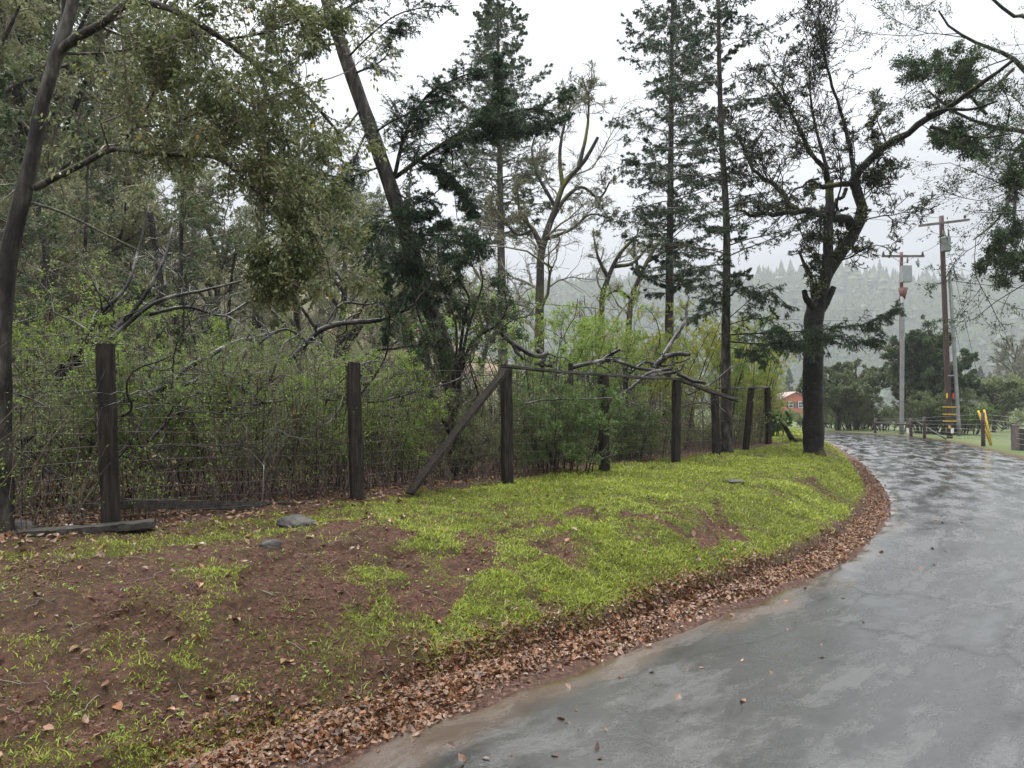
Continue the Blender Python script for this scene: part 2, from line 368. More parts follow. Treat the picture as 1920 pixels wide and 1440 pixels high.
def gmask(x, y):
    """share of the ground that is green"""
    s = sdist(x, y, LEd); u, v = fence_uv(x, y)
    n = fbm(x, y, .8, 4); n2 = fbm(x + 30, y - 7, .28, 3)
    g = .19 + .72 * sst(-3.9, .9, x - .1 * y + .7 * (n - .5) * 2)
    top = sst(2.4, 3.3, s + .5 * (n - .5)); g = np.maximum(g, top * (.40 + .55 * sst(-2.5, .5, x)))
    g = g * (1 - .92 * sst(-.75, -.1, u + .8 * (n - .5)) * sst(22.5, 21, v))             # litter under the fence
    g = g + ((n - .5) * .8 + (n2 - .5) * .75) * (.45 + .55 * sst(-3.2, -.2, x - .1 * y))
    scarp = sst(.55, .62, fbm(x, y, .6, 3)) * sst(.5, 1., s) * sst(3.4, 2.2, s)
    g = g - scarp * .38; cl = sst(.50, .62, fbm(x * .8 + 40, y * .8, .22, 3)); g = g - .22 * cl
    g = g * sst(.25, .6, s)
    return np.clip(g, 0, 1)

# ground: one sheet out to the horizon
def axis(segs):
    a = [segs[0][0]]
    for lo, hi, st in segs:
        n = max(1, int(round((hi - lo) / st))); a += list(np.linspace(lo, hi, n + 1)[1:])
    return np.array(a)
gx = axis([(-1250, -480, 110), (-480, -120, 40), (-120, -40, 5), (-40, -14, 1.2), (-14, -5.5, .16), (-5.5, 6, .036), (6, 12, .08), (12, 30, .5), (30, 120, 4), (120, 480, 30), (480, 1250, 110)])
gy = axis([(-60, -6, 4), (-6, 1.5, .6), (1.5, 9, .036), (9, 14, .06), (14, 26, .14), (26, 60, .6), (60, 140, 4), (140, 560, 30), (560, 1200, 80)])
X, Y = np.meshgrid(gx, gy)
Z = height(X, Y)
nx_, ny_ = len(gx), len(gy)
ii = (np.arange(ny_ - 1)[:, None] * nx_ + np.arange(nx_ - 1)[None]).ravel()
gq = np.stack([ii, ii + 1, ii + 1 + nx_, ii + nx_], 1)
gmb = MB().add(np.stack([X, Y, Z], -1).reshape(-1, 3), quad=gq)

gm = bpy.data.materials.new('ground'); gm.use_nodes = True; t = gm.node_tree; t.nodes.clear()
out = N(t, 'ShaderNodeOutputMaterial'); b = N(t, 'ShaderNodeBsdfPrincipled'); b.inputs['Roughness'].default_value = .75; b.inputs['Specular IOR Level'].default_value = .3
tcn = N(t, 'ShaderNodeTexCoord')
def noi(sc_, det, rough=.6):
    n = N(t, 'ShaderNodeTexNoise'); n.inputs['Scale'].default_value = sc_; n.inputs['Detail'].default_value = det; n.inputs['Roughness'].default_value = rough
    L(t, tcn.outputs['Object'], n.inputs['Vector']); return n
def ramp(fac, cols):
    r = N(t, 'ShaderNodeValToRGB'); el = r.color_ramp.elements
    while len(el) < len(cols): el.new(.5)
    for i, (p, cc) in enumerate(cols): el[i].position = p
    for i, (p, cc) in enumerate(cols): el[i].color = (*cc, 1)
    L(t, fac, r.inputs[0]); return r
def mixc(f, a, b2):
    m = N(t, 'ShaderNodeMix', data_type='RGBA'); L(t, f, m.inputs[0]); L(t, a, m.inputs[6]); L(t, b2, m.inputs[7]); return m
soil = ramp(noi(20, 10, .68).outputs[0], [(.3, (.04, .018, .011)), (.48, (.10, .042, .026)), (.6, (.15, .070, .045)), (.72, (.24, .145, .10))])
umb = ramp(noi(1.3, 5).outputs[0], [(.40, (1, 1, 1)), (.60, (.62, .72, .36))])
sm = N(t, 'ShaderNodeMix', data_type='RGBA', blend_type='MULTIPLY'); sm.inputs[0].default_value = 1; L(t, soil.outputs[0], sm.inputs[6]); L(t, umb.outputs[0], sm.inputs[7])
gr = ramp(noi(14, 6).outputs[0], [(.3, (.055, .05, .018)), (.5, (.11, .12, .026)), (.7, (.20, .22, .045))])
lt = ramp(noi(26, 5, .7).outputs[0], [(.3, (.03, .018, .014)), (.5, (.11, .055, .038)), (.62, (.22, .13, .09)), (.75, (.34, .25, .19))])
mead = ramp(noi(.25, 6).outputs[0], [(.3, (.07, .10, .03)), (.5, (.11, .15, .045)), (.7, (.13, .12, .07))])
hsl = ramp(noi(.35, 7).outputs[0], [(.3, (.12, .16, .06)), (.46, (.18, .16, .10)), (.58, (.26, .17, .11)), (.68, (.24, .24, .12)), (.8, (.18, .22, .07))])
at = N(t, 'ShaderNodeAttribute', attribute_name='cover'); sx = N(t, 'ShaderNodeSeparateColor'); L(t, at.outputs['Color'], sx.inputs[0])
def sharp(inp, w_=.22, sc_=24):
    n = noi(sc_, 5); a = N(t, 'ShaderNodeMath', operation='ADD'); L(t, inp, a.inputs[0]); L(t, n.outputs[0], a.inputs[1])
    m = N(t, 'ShaderNodeMapRange'); m.inputs[1].default_value = 1.0 - w_; m.inputs[2].default_value = 1.0 + w_; L(t, a.outputs[0], m.inputs[0]); return m.outputs[0]
c1 = mixc(sharp(sx.outputs[0]), sm.outputs[2], gr.outputs[0])
c2 = mixc(sharp(sx.outputs[1]), c1.outputs[2], lt.outputs[0])
at2 = N(t, 'ShaderNodeAttribute', attribute_name='far'); sx2 = N(t, 'ShaderNodeSeparateColor'); L(t, at2.outputs['Color'], sx2.inputs[0])
c3 = mixc(sx2.outputs[0], c2.outputs[2], mead.outputs[0]); c4 = mixc(sx2.outputs[1], c3.outputs[2], hsl.outputs[0])
L(t, c4.outputs[2], b.inputs['Base Color'])
bn1 = N(t, 'ShaderNodeBump', _Distance=.05, _Strength=1.); L(t, noi(38, 9, .75).outputs[0], bn1.inputs['Height'])
bn2 = N(t, 'ShaderNodeBump', _Distance=.07, _Strength=.9); L(t, noi(11, 6, .6).outputs[0], bn2.inputs['Height']); L(t, bn1.outputs[0], bn2.inputs['Normal'])
L(t, bn2.outputs[0], b.inputs['Normal'])
rr_ = N(t, 'ShaderNodeMapRange'); rr_.inputs[3].default_value = .95; rr_.inputs[4].default_value = .5; L(t, noi(30, 4).outputs[0], rr_.inputs[0]); L(t, rr_.outputs[0], b.inputs['Roughness'])
L(t, b.outputs[0], out.inputs[0])
ground = gmb.build('ground', gm); tag(ground, kind='structure')
S_ = sdist(X, Y, LEd); R_ = -sdist(X, Y, REd); U_, V_ = fence_uv(X, Y)
cov = np.zeros((nx_ * ny_, 4), np.float32); cov[:, 3] = 1
cov[:, 0] = gmask(X, Y).ravel()
lit = np.maximum(sst(.62, .30, S_ + .25 * (fbm(X, Y, .5, 3) - .5)), sst(-.7, -.1, U_ + .7 * (fbm(X, Y, .8, 4) - .5)) * sst(22.5, 21, V_))
cov[:, 1] = (lit * (S_ > -.4)).ravel()
a_ = ground.data.attributes.new('cover', 'FLOAT_COLOR', 'POINT'); a_.data.foreach_set('color', cov.ravel())
fa = np.zeros((nx_ * ny_, 4), np.float32); fa[:, 3] = 1
fa[:, 0] = np.clip(np.maximum(sst(0, .5, R_), sst(45, 70, Y) * (S_ > 1)), 0, 1).ravel()
fa[:, 1] = (sst(5, 9, U_) * (S_ > 0)).ravel() * (sst(70, 50, Y)).ravel()
a_ = ground.data.attributes.new('far', 'FLOAT_COLOR', 'POINT'); a_.data.foreach_set('color', fa.ravel())

# road: wet asphalt, slightly crowned, ragged at its left edge
rm = bpy.data.materials.new('wet_asphalt'); rm.use_nodes = True; t = rm.node_tree; t.nodes.clear()
out = N(t, 'ShaderNodeOutputMaterial'); b = N(t, 'ShaderNodeBsdfPrincipled')
tcn = N(t, 'ShaderNodeTexCoord')
uvn = N(t, 'ShaderNodeAttribute', attribute_name='lane')
def noiv(vec, s3, sc_, det, rough=.6):
    m = N(t, 'ShaderNodeMapping'); m.inputs['Scale'].default_value = s3; L(t, vec, m.inputs[0])
    n = N(t, 'ShaderNodeTexNoise'); n.inputs['Scale'].default_value = sc_; n.inputs['Detail'].default_value = det; n.inputs['Roughness'].default_value = rough
    L(t, m.outputs[0], n.inputs['Vector']); return n
fine = noi(170, 4, .8); mid = noi(60, 5); big = noiv(uvn.outputs['Vector'], (1, .35, 1), .8, 4)
wet = noiv(uvn.outputs['Vector'], (1.5, .45, 1), 1.5, 8, .68)
ac = ramp(noi(95, 5, .8).outputs[0], [(.32, (.006, .006, .006)), (.5, (.026, .025, .024)), (.62, (.07, .068, .065)), (.75, (.20, .19, .18))])  # pale aggregate specks; their high contrast also paints glitter into the colour
crk = N(t, 'ShaderNodeTexVoronoi', feature='DISTANCE_TO_EDGE'); crk.inputs['Scale'].default_value = .42
mpc = N(t, 'ShaderNodeMapping'); mpc.inputs['Scale'].default_value = (1.0, .55, 1)
dn = noi(1.6, 4); dv = N(t, 'ShaderNodeMix', data_type='VECTOR'); dv.inputs[0].default_value = .25; L(t, uvn.outputs['Vector'], dv.inputs[4]); L(t, dn.outputs['Color'], dv.inputs[5])
L(t, dv.outputs[1], mpc.inputs[0]); L(t, mpc.outputs[0], crk.inputs['Vector'])
cr = ramp(crk.outputs['Distance'], [(.0, (.65, .65, .65)), (.006, (1, 1, 1))]); L(t, cr.outputs[0], b.inputs['Coat Weight'])
rmul = N(t, 'ShaderNodeMix', data_type='RGBA', blend_type='MULTIPLY'); rmul.inputs[0].default_value = .8; L(t, ac.outputs[0], rmul.inputs[6]); L(t, cr.outputs[0], rmul.inputs[7])
# brown silt washed along the left edge
sxl = N(t, 'ShaderNodeSeparateXYZ'); L(t, uvn.outputs['Vector'], sxl.inputs[0])
sa = N(t, 'ShaderNodeMath', operation='MULTIPLY_ADD'); L(t, noiv(uvn.outputs['Vector'], (1, .5, 1), 1.3, 5).outputs[0], sa.inputs[0]); sa.inputs[1].default_value = -1.3; L(t, sxl.outputs[0], sa.inputs[2])
sr = N(t, 'ShaderNodeMapRange'); sr.inputs[1].default_value = -.50; sr.inputs[2].default_value = -.25; sr.inputs[3].default_value = 1; sr.inputs[4].default_value = 0; L(t, sa.outputs[0], sr.inputs[0])
silt = N(t, 'ShaderNodeMix', data_type='RGBA'); L(t, sr.outputs[0], silt.inputs[0]); L(t, rmul.outputs[2], silt.inputs[6]); silt.inputs[7].default_value = (.085, .055, .038, 1)
L(t, silt.outputs[2], b.inputs['Base Color'])
ro = N(t, 'ShaderNodeMapRange'); ro.inputs[1].default_value = .35; ro.inputs[2].default_value = .65; ro.inputs[3].default_value = .10; ro.inputs[4].default_value = .34
L(t, wet.outputs[0], ro.inputs[0]); L(t, ro.outputs[0], b.inputs['Roughness'])
b.inputs['Specular IOR Level'].default_value = .25; b.inputs['Coat Weight'].default_value = 1; b.inputs['Coat IOR'].default_value = 2.15
cro = N(t, 'ShaderNodeMapRange'); cro.inputs[1].default_value = .42; cro.inputs[2].default_value = .58; cro.inputs[3].default_value = .09; cro.inputs[4].default_value = .36; L(t, wet.outputs[0], cro.inputs[0]); L(t, cro.outputs[0], b.inputs['Coat Roughness'])
cb1 = N(t, 'ShaderNodeBump', _Distance=.0055, _Strength=.8); ed = N(t, 'ShaderNodeMapRange'); ed.inputs[1].default_value = .15; ed.inputs[2].default_value = .6; ed.inputs[3].default_value = .12; ed.inputs[4].default_value = .9; sxe = N(t, 'ShaderNodeSeparateXYZ'); L(t, uvn.outputs['Vector'], sxe.inputs[0]); L(t, sxe.outputs[0], ed.inputs[0]); wm = N(t, 'ShaderNodeMapRange'); wm.inputs[1].default_value = .42; wm.inputs[2].default_value = .58; wm.inputs[3].default_value = .30; wm.inputs[4].default_value = 1.; L(t, wet.outputs[0], wm.inputs[0]); em = N(t, 'ShaderNodeMath', operation='MULTIPLY'); L(t, ed.outputs[0], em.inputs[0]); L(t, wm.outputs[0], em.inputs[1]); L(t, em.outputs[0], cb1.inputs['Strength']); L(t, noiv(uvn.outputs['Vector'], (1, 1, 1), 34, 5, .72).outputs[0], cb1.inputs['Height'])
cb2 = N(t, 'ShaderNodeBump', _Distance=.008, _Strength=.6); L(t, ed.outputs[0], cb2.inputs['Strength']); L(t, noiv(uvn.outputs['Vector'], (1, 1, 1), 3.2, 5).outputs[0], cb2.inputs['Height']); L(t, cb1.outputs[0], cb2.inputs['Normal'])
bs = N(t, 'ShaderNodeMapRange'); bs.inputs[1].default_value = .35; bs.inputs[2].default_value = .65; bs.inputs[3].default_value = .15; bs.inputs[4].default_value = .8; L(t, wet.outputs[0], bs.inputs[0])
bn1 = N(t, 'ShaderNodeBump', _Distance=.006); L(t, bs.outputs[0], bn1.inputs['Strength']); L(t, fine.outputs[0], bn1.inputs['Height'])
bn0 = N(t, 'ShaderNodeBump', _Distance=.012, _Strength=.4); L(t, noi(16, 4).outputs[0], bn0.inputs['Height']); L(t, bn1.outputs[0], bn0.inputs['Normal'])
bn2 = N(t, 'ShaderNodeBump', _Distance=.06, _Strength=.3); L(t, big.outputs[0], bn2.inputs['Height']); L(t, bn0.outputs[0], bn2.inputs['Normal'])
L(t, bn2.outputs[0], b.inputs['Normal']); L(t, cb2.outputs[0], b.inputs['Coat Normal']); L(t, b.outputs[0], out.inputs[0])
KW = 60; KL = 900
Lp = equal(LE, KL); Rp = equal(RE, KL); tw = np.linspace(0, 1, KW)[None, :, None]
wid = np.linalg.norm(Rp - Lp, axis=1)[:, None]
along = np.r_[0, np.cumsum(np.linalg.norm(np.diff(Lp, axis=0), axis=1))]
jit = (fbm(along, along * 0, .35, 3) - .5) * .22
Lj = Lp + (Rp - Lp) / wid * jit[:, None]
P2 = Lj[:, None] * (1 - tw) + Rp[:, None] * tw
xx, yy = P2[..., 0], P2[..., 1]; tws = tw[..., 0] * np.ones((KL, 1))
zz = .03 * (1 - (2 * tws - 1) ** 2) + (fbm(xx, yy, 2.2, 3) - .5) * .018 - .004 * ((tws < .001) | (tws > .999)) * 8
rmb = MB().add(np.stack([xx, yy, zz], -1).reshape(-1, 3), quad=(lambda i: np.stack([i, i + 1, i + 1 + KW, i + KW], 1))((np.arange(KL - 1)[:, None] * KW + np.arange(KW - 1)[None]).ravel()))
road = rmb.build('road', rm); tag(road, kind='structure')
la = np.stack([tws * wid, along[:, None] * np.ones((1, KW)), zz * 0], -1).reshape(-1, 3).astype(np.float32)
a_ = road.data.attributes.new('lane', 'FLOAT_VECTOR', 'POINT'); a_.data.foreach_set('vector', la.ravel())
# the ray from a pixel down to the terrain
def G(px, py, z0=None):
    d = W(px, py, 1.0) - np.array([0, 0, CH])
    for D in np.linspace(2.5, 90, 1800):
        p = np.array([0, 0, CH]) + d * D
        if p[2] <= H1(p[0], p[1]) if D > 60 else p[2] <= GH(p[0], p[1]): return p
    return p
def GH(x, y):   # quick bilinear look-up in the ground grid
    i = np.clip(np.searchsorted(gx, x) - 1, 0, nx_ - 2); j = np.clip(np.searchsorted(gy, y) - 1, 0, ny_ - 2)
    fx = (x - gx[i]) / (gx[i + 1] - gx[i]); fy = (y - gy[j]) / (gy[j + 1] - gy[j])
    return (Z[j, i] * (1 - fx) + Z[j, i + 1] * fx) * (1 - fy) + (Z[j + 1, i] * (1 - fx) + Z[j + 1, i + 1] * fx) * fy

# ------------------------------------------------------------------ grass, leaves, litter
def scatter(n, D0, D1, ext=1.15):
    D = D0 * (D1 / D0) ** rng.random(n); x = (rng.random(n) * 2 - 1) * .70 * D * ext; return x, D
x, y = scatter(1500000, 3.0, 40)
s = sdist(x, y, LEd[12:70]); k = (s > .3) & (s < 11); x, y = x[k], y[k]; u, v = fence_uv(x, y)
g = gmask(x, y); g[(u > -.1) & (v < 21.8)] = 0
far = y > 18
k = rng.random(len(x)) < np.clip((g - .20) * 1.6, 0.03, 1) * .9; x, y, g = x[k], y[k], g[k]
z = GH(x, y); n = len(x)
hgt = (.009 + .022 * g * rng.random(n) + .026 * rng.random(n) ** 5) * (1 + y * .03); wd = .0016 + .00055 * y
a = rng.random(n) * 2 * pi; d = np.stack([np.cos(a), np.sin(a), 0 * a], 1)
ln = rng.normal(size=(n, 3)) * .8; ln[:, 2] = 0
p0 = np.stack([x, y, z - .004], 1); up = np.array([0, 0, 1.])
m1 = p0 + (up * .6 + ln * .3) * hgt[:, None]; tp = p0 + (up + ln * 1.1) * hgt[:, None]
vv = np.stack([p0 - d * wd[:, None], p0 + d * wd[:, None], m1 - d * wd[:, None] * .8, m1 + d * wd[:, None] * .8, tp], 1).reshape(-1, 3)
bi = np.arange(n)[:, None] * 5
gb = MB().add(vv, tri=np.concatenate([bi + [0, 1, 3], bi + [0, 3, 2], bi + [2, 3, 4]]))
tag(gb.build('grass', M['grass']), kind='stuff', label='bright green short grass growing over the earth bank')

def leafbed(mb, x, y, lift, size, flat=.35):
    n = len(x); z = GH(x, y) + lift
    z = np.maximum(z, np.where(sdist(x, y, LEd[12:70]) < 0, .012, -1))
    a = rng.random(n) * 2 * pi; tilt = rng.normal(size=(n, 3)) * flat; nn = nrm(np.array([0, 0, 1.]) + tilt)
    d = nrm(np.cross(nn, np.stack([np.cos(a), np.sin(a), 0 * a], 1))); s_ = np.cross(nn, d)
    sz = size[:, None]; c0 = np.stack([x, y, z], 1); curl = rng.uniform(-.25, .25, (n, 1)) * sz
    wv = rng.uniform(.22, .34, (n, 1)) * sz
    P = [c0 - d * sz * .5 + nn * curl, c0 - d * sz * .15 + s_ * wv + nn * .1 * sz, c0 + d * sz * .2 + s_ * wv * .8 + nn * .08 * sz, c0 + d * sz * .5 + nn * curl, c0 + d * sz * .22 - s_ * wv * .8 + nn * .12 * sz, c0 - d * sz * .15 - s_ * wv + nn * .1 * sz, c0]
    v = np.stack(P, 1).reshape(-1, 3); b_ = np.arange(n)[:, None] * 7
    mb.add(v, tri=np.concatenate([b_ + [6, i, (i + 1) % 6] for i in range(6)]))
mb = MB()
# the drift in the gutter
tt = rng.random(60000); li = equal(LE, 2000)[300:1400]; ac_ = np.r_[0, np.cumsum(np.linalg.norm(np.diff(li, axis=0), axis=1))]
xs, ys = [], []
n = 42000; sv = 3.5 * (26 / 3.5) ** rng.random(n)
i = np.clip(np.searchsorted(li[:, 1], sv), 1, len(li) - 1); tg = nrm(li[i] - li[i - 1]); nl_ = np.stack([-tg[:, 1], tg[:, 0]], 1)
offn = .29 + .20 * (fbm(sv * 2, sv * 0, 1., 3) - .5) * 2; off = offn * (1 - .4 * sst(6, 12, sv)) + rng.normal(size=n) * .145 * (1 - .45 * sst(6, 12, sv))
p = li[i - 1] + (li[i] - li[i - 1]) * rng.random((n, 1)) + nl_ * off[:, None]
k = off > -.10 + .1 * rng.random(n); p = p[k]; off = off[k]
leafbed(mb, p[:, 0], p[:, 1], rng.random(len(p)) * .035 * np.exp(-((off - .3) / .2) ** 2), rng.uniform(.02, .045, len(p)) * (1 + .9 * rng.random(len(p)) ** 4), .55)
tag(mb.build('fallen_leaves', M['litter'], smooth=False), kind='stuff', label='drift of wet brown leaves in the gutter along the bank foot')
mb = MB(); x, y = scatter(70000, 3.2, 26, 1.1); u, v = fence_uv(x, y); s = sdist(x, y, LEd[12:70])
pr = np.where(s < .2, 0, .018) + .75 * sst(-.75, .05, u + .5 * (fbm(x, y, .8, 3) - .5)) * (u < 5) + .07 * sst(2.6, 3.3, s)
pr = np.where((s < -.1) & (s > -1.2), .010, pr); pr = np.where((s <= -1.2) & (s > -4), .0006, pr)
k = rng.random(len(x)) < pr; x, y = x[k], y[k]
leafbed(mb, x, y, .006 + rng.random(len(x)) * .02, rng.uniform(.035, .085, len(x)), .35)
tag(mb.build('leaf_litter', M['litter'], smooth=False), kind='stuff', label='scattered brown leaves under the fence and over the bank')
# crumbs and clods of the red soil
n = 70000; x, y = scatter(n, 3.2, 14, 1.1); s = sdist(x, y, LEd[12:70]); k = (s > .35) & (s < 3.3) & (gmask(x, y) < .45) & (fbm(x, y, .5, 3) > .40); x, y = x[k], y[k]; n = len(x)
v8 = np.array([(-1, -1, -.6), (1, -1, -.6), (1, 1, -.6), (-1, 1, -.6), (-.6, -.7, .6), (.7, -.6, .5), (.6, .7, .7), (-.7, .6, .5)]); r_ = (.003 + .013 * rng.random(n) ** 3)[:, None, None]
a = rng.random(n) * 6.3; Rz = np.stack([np.stack([np.cos(a), -np.sin(a), 0 * a], 1), np.stack([np.sin(a), np.cos(a), 0 * a], 1), np.stack([0 * a, 0 * a, 1 + 0 * a], 1)], 1)
vv = np.einsum('nij,nkj->nki', Rz, (v8[None] + rng.normal(size=(n, 8, 3)) * .25) * r_ * V3_(1.4, 1, .9)) + np.stack([x, y, GH(x, y)], 1)[:, None]
b_ = np.arange(n)[:, None] * 8
mb = MB().add(vv.reshape(-1, 3), quad=np.concatenate([b_ + q for q in ([0, 1, 5, 4], [1, 2, 6, 5], [2, 3, 7, 6], [3, 0, 4, 7], [4, 5, 6, 7])]))
tag(mb.build('soil_clods', pmat('clod', [(.05, .02, .014), (.09, .042, .028), (.16, .085, .058)], .8, (6, 4), island=True, spec=.3), smooth=False), kind='stuff', label='crumbs and clods of red soil on the bare bank')
# twigs and stalks caught among the leaves
n = 1500; x, y = scatter(n, 3.2, 16, 1.1); s = sdist(x, y, LEd[12:70]); k = (s > .02) & (s < 5); x, y = x[k], y[k]; n = len(x); a = rng.random(n) * 6.3; l_ = rng.uniform(.03, .16, n)
P = np.stack([np.stack([x + np.cos(a) * l_ * f + .01 * sin(f * 9), y + np.sin(a) * l_ * f, 0 * x], 1) for f in (-.5, -.15, .2, .5)], 1); P[..., 2] = GH(P[..., 0], P[..., 1]) + .012 + rng.random((n, 1)) * .02 * (np.abs(s[k] - .28) < .2)[:, None]
mb = MB(); tubes(mb, P, np.full((n, 4), .0016) * rng.uniform(.6, 2, n)[:, None], 4)
tag(mb.build('twig_litter', M['twig']), kind='stuff', label='small dead twigs scattered over the bank and among the gutter leaves')
# little broad-leaved weeds dotted over the bare soil
mb = MB(); x, y = scatter(2600, 3.2, 9, 1.1); s = sdist(x, y, LEd[12:70]); k = (s > .45) & (s < 3.4) & (rng.random(len(x)) < .35 + .4 * (x > -1)); x, y = x[k], y[k]
p = np.stack([x, y, GH(x, y) + .006], 1); p = np.repeat(p, 5, 0); dd = rng.normal(size=p.shape); dd[:, 2] = .35
leaves(mb, p + rng.normal(size=p.shape) * .003, rng.uniform(.012, .028, len(p)), dirv=dd * 2, asp=.7, up=2.)
tag(mb.build('weeds', M['spring'], smooth=False), kind='stuff', label='tiny pale green seedlings dotted over the bare red soil')

# ------------------------------------------------------------------ the old wood and wire fence
def V3(*a): return np.array(a, float)
PB = [(208, 980, 7.47), (670, 943, 9.5), (952, 910, 11.4), (1133, 888, 13.7), (1267, 873, 15.6), (1343, 858, 18.0), (1398, 842, 20.5), (1441, 833, 23.6)]
PT = [(197, 645), (662, 680), (949, 690), (1131, 705), (1269, 713), (1340, 735), (1409, 728), (1439, 727)]
bases, tops = [], []
fence = thing('wire_fence', 'old wire fence with leaning square timber posts along the top of the bank', 'fence', tuple(W(670, 943, 9.5)))
FO = np.array(fence.location)
for i, ((bx, by, D), (tx, ty)) in enumerate(zip(PB, PT)):
    b0 = W(bx, by, D); t0 = W(tx, ty, D + (0, .05, .04, -.03, .05, .1, .0, .02)[i]); bases.append(b0); tops.append(t0)
    g0 = b0.copy(); ax = nrm(t0 - b0); low = b0 - ax * (b0[2] - GH(b0[0], b0[1]) + .25)
    wdt = (.165, .16, .155, .165, .15, .15, .14, .15)[i]
    mb = MB(); plank(mb, low, t0, wdt, wdt * .95, upv=(FN[0] * .9 + FD[0] * .5, FN[1] * .9 + FD[1] * .5, 0), K=16, rough=.0035, bev=.012)
    mb.build('post', M['post'], fence, origin=FO)
def rail(pa, pb, wd=.10, th=.045, name='rail', mat='rail', par=fence, sag=.02):
    pa, pb = np.asarray(pa, float), np.asarray(pb, float); mb = MB(); mid = (pa + pb) / 2 - V3(0, 0, sag)
    plank(mb, pa, mid, wd, th, K=8); plank(mb, mid - (mid - pa) * .002, pb, wd * .995, th * 1.02, K=8)
    return mb.build(name, M[mat], par, origin=np.array(par.location) if par else (0, 0, 0))
zt = V3(0, 0, .03)
rail(tops[2] + zt - V3(.05, .05, 0), tops[3] + zt, .13); rail(tops[3] + zt * 1.0 + V3(.01, .01, 0), tops[4] + zt, .13)
rail(tops[4] + zt + V3(.02, .02, 0), W(1384, 751, 16.6), .13, .06)
rail(W(1345, 728, 18.4), tops[6] + zt, .12); rail(tops[6] + zt + V3(.02, .02, 0), tops[7] + zt + V3(.03, .03, 0), .13, .05)
rail(W(768, 925, 9.95), W(948, 692, 11.2), .16, .05, sag=-.01, mat='post')
rail(W(225, 944, 7.75), W(650, 951, 9.4), .045, .10, sag=0)
# welded wire between the posts
mb = MB(); WP = []
ends = [(W(-330, 1060, 6.1), W(-345, 636, 6.1))] + list(zip(bases, tops))
for i in range(len(ends) - 1):
    (b0, t0), (b1, t1) = ends[i], ends[i + 1]; n_h = 13; off = V3(FN[0], FN[1], 0) * .085
    ln_ = np.linalg.norm(b1 - b0); nv = int(ln_ / .105)
    for k in range(n_h):
        f = .03 + .95 * k / (n_h - 1); tt = np.linspace(0, 1, 9)[:, None]
        a_ = b0 + (t0 - b0) * f + off; c_ = b1 + (t1 - b1) * f + off
        p = a_ * (1 - tt) + c_ * tt; p = p + rng.normal(size=p.shape) * .008; p[:, 2] -= (4 * tt * (1 - tt))[:, 0] * .03 * (k > 8); WP.append(p)
    for k in range(nv):
        u_ = (k + .5) / nv; tt = np.linspace(.03, .98, 9)[:, None]
        a_ = b0 * (1 - u_) + b1 * u_ + off; c_ = t0 * (1 - u_) + t1 * u_ + off - V3(0, 0, .03 * 4 * u_ * (1 - u_))
        p = a_ * (1 - tt) + c_ * tt; p = p + rng.normal(size=p.shape) * .008; WP.append(p)
WP = np.array(WP); tubes(mb, WP, np.full(WP.shape[:2], .0038), 3); mb.build('wire_mesh', M['wire'], fence, origin=FO)
# loose timber
mb = MB(); plank(mb, W(-60, 1012, 6.75), W(290, 981, 7.35), .20, .07, K=18, rough=.006)
tag(mb.build('fallen_rail', M['rail']), 'mossy fallen board lying on the grass below the leftmost fence post', 'board')
for (pb, pt, D, lb) in [((1072, 760), (1070, 681), 15.5, 'short dark stake standing behind the top rail, left of its neighbour'), ((1175, 770), (1172, 690), 17.5, 'short dark stake behind the top rail beside the fallen limbs')]:
    mb = MB(); b0 = W(*pb, D); b0[2] = GH(b0[0], b0[1]) - .1; plank(mb, b0, W(*pt, D), .10, .10, upv=(0, 1, 0)); tag(mb.build('stake', M['post']), lb, 'stake', 'stakes inside the fence')

def rock(px, py, r, lab, sq=.6, seed=1):
    p = G(px, py); rg = np.random.default_rng(seed); n, m_ = 22, 30
    th = np.linspace(.02, pi - .02, n)[:, None]; ph = np.linspace(0, 2 * pi, m_, endpoint=False)[None]
    d = np.stack([np.sin(th) * np.cos(ph), np.sin(th) * np.sin(ph), np.cos(th) * np.ones_like(ph)], -1)
    pl = nrm(rg.normal(size=(11, 3))); k = (d @ pl.T); cut = np.min(np.where(k > .05, rg.uniform(.75, 1.0, 11) / np.maximum(k, .05), 9), -1)
    rr = np.minimum(cut, 1.15) + .03 * rg.normal(size=d.shape[:2])
    v = d * rr[..., None] * r * V3(1.25, .9, sq); i = np.arange(n - 1)[:, None] * m_; j = np.arange(m_)[None]
    q = np.stack([i + j, i + m_ + j, i + m_ + (j + 1) % m_, i + (j + 1) % m_], -1).reshape(-1, 4)
    o = MB().add(v.reshape(-1, 3), quad=q).build('rock', M['stone']); o.location = (p[0], p[1], p[2] + r * sq * .3)
    return tag(o, lab, 'rock', 'stones along the bank top')
rock(556, 986, .14, 'dark grey boulder in the leaves between the first two fence posts', .62, 2)
rock(507, 1026, .075, 'small pale grey stone on the bank in front of the boulder', .7, 3)
rock(22, 992, .14, 'low dark stone at the foot of the leftmost trunk', .5, 4)
rock(1378, 905, .11, 'flat pale stone in the grass below the far fence posts', .35, 5)
mb = MB(); p = resample([G(1148, 1424) + zt * .4, G(1165, 1427) + zt * .6, G(1187, 1431) + zt * .4], 8); tubes(mb, p, np.linspace(.009, .005, 8), 6, cap=True)
tag(mb.build('stick', M['twig']), 'short brown stick lying on the wet asphalt', 'stick')
mb = MB(); p = resample([G(1150, 1212) + zt, G(1166, 1216) + zt * .8, G(1182, 1222) + zt * .5], 8); tubes(mb, p, np.linspace(.006, .003, 8), 5, cap=True)
tag(mb.build('stick', M['twig_grey']), 'pale curved twig at the edge of the silt puddle', 'stick')

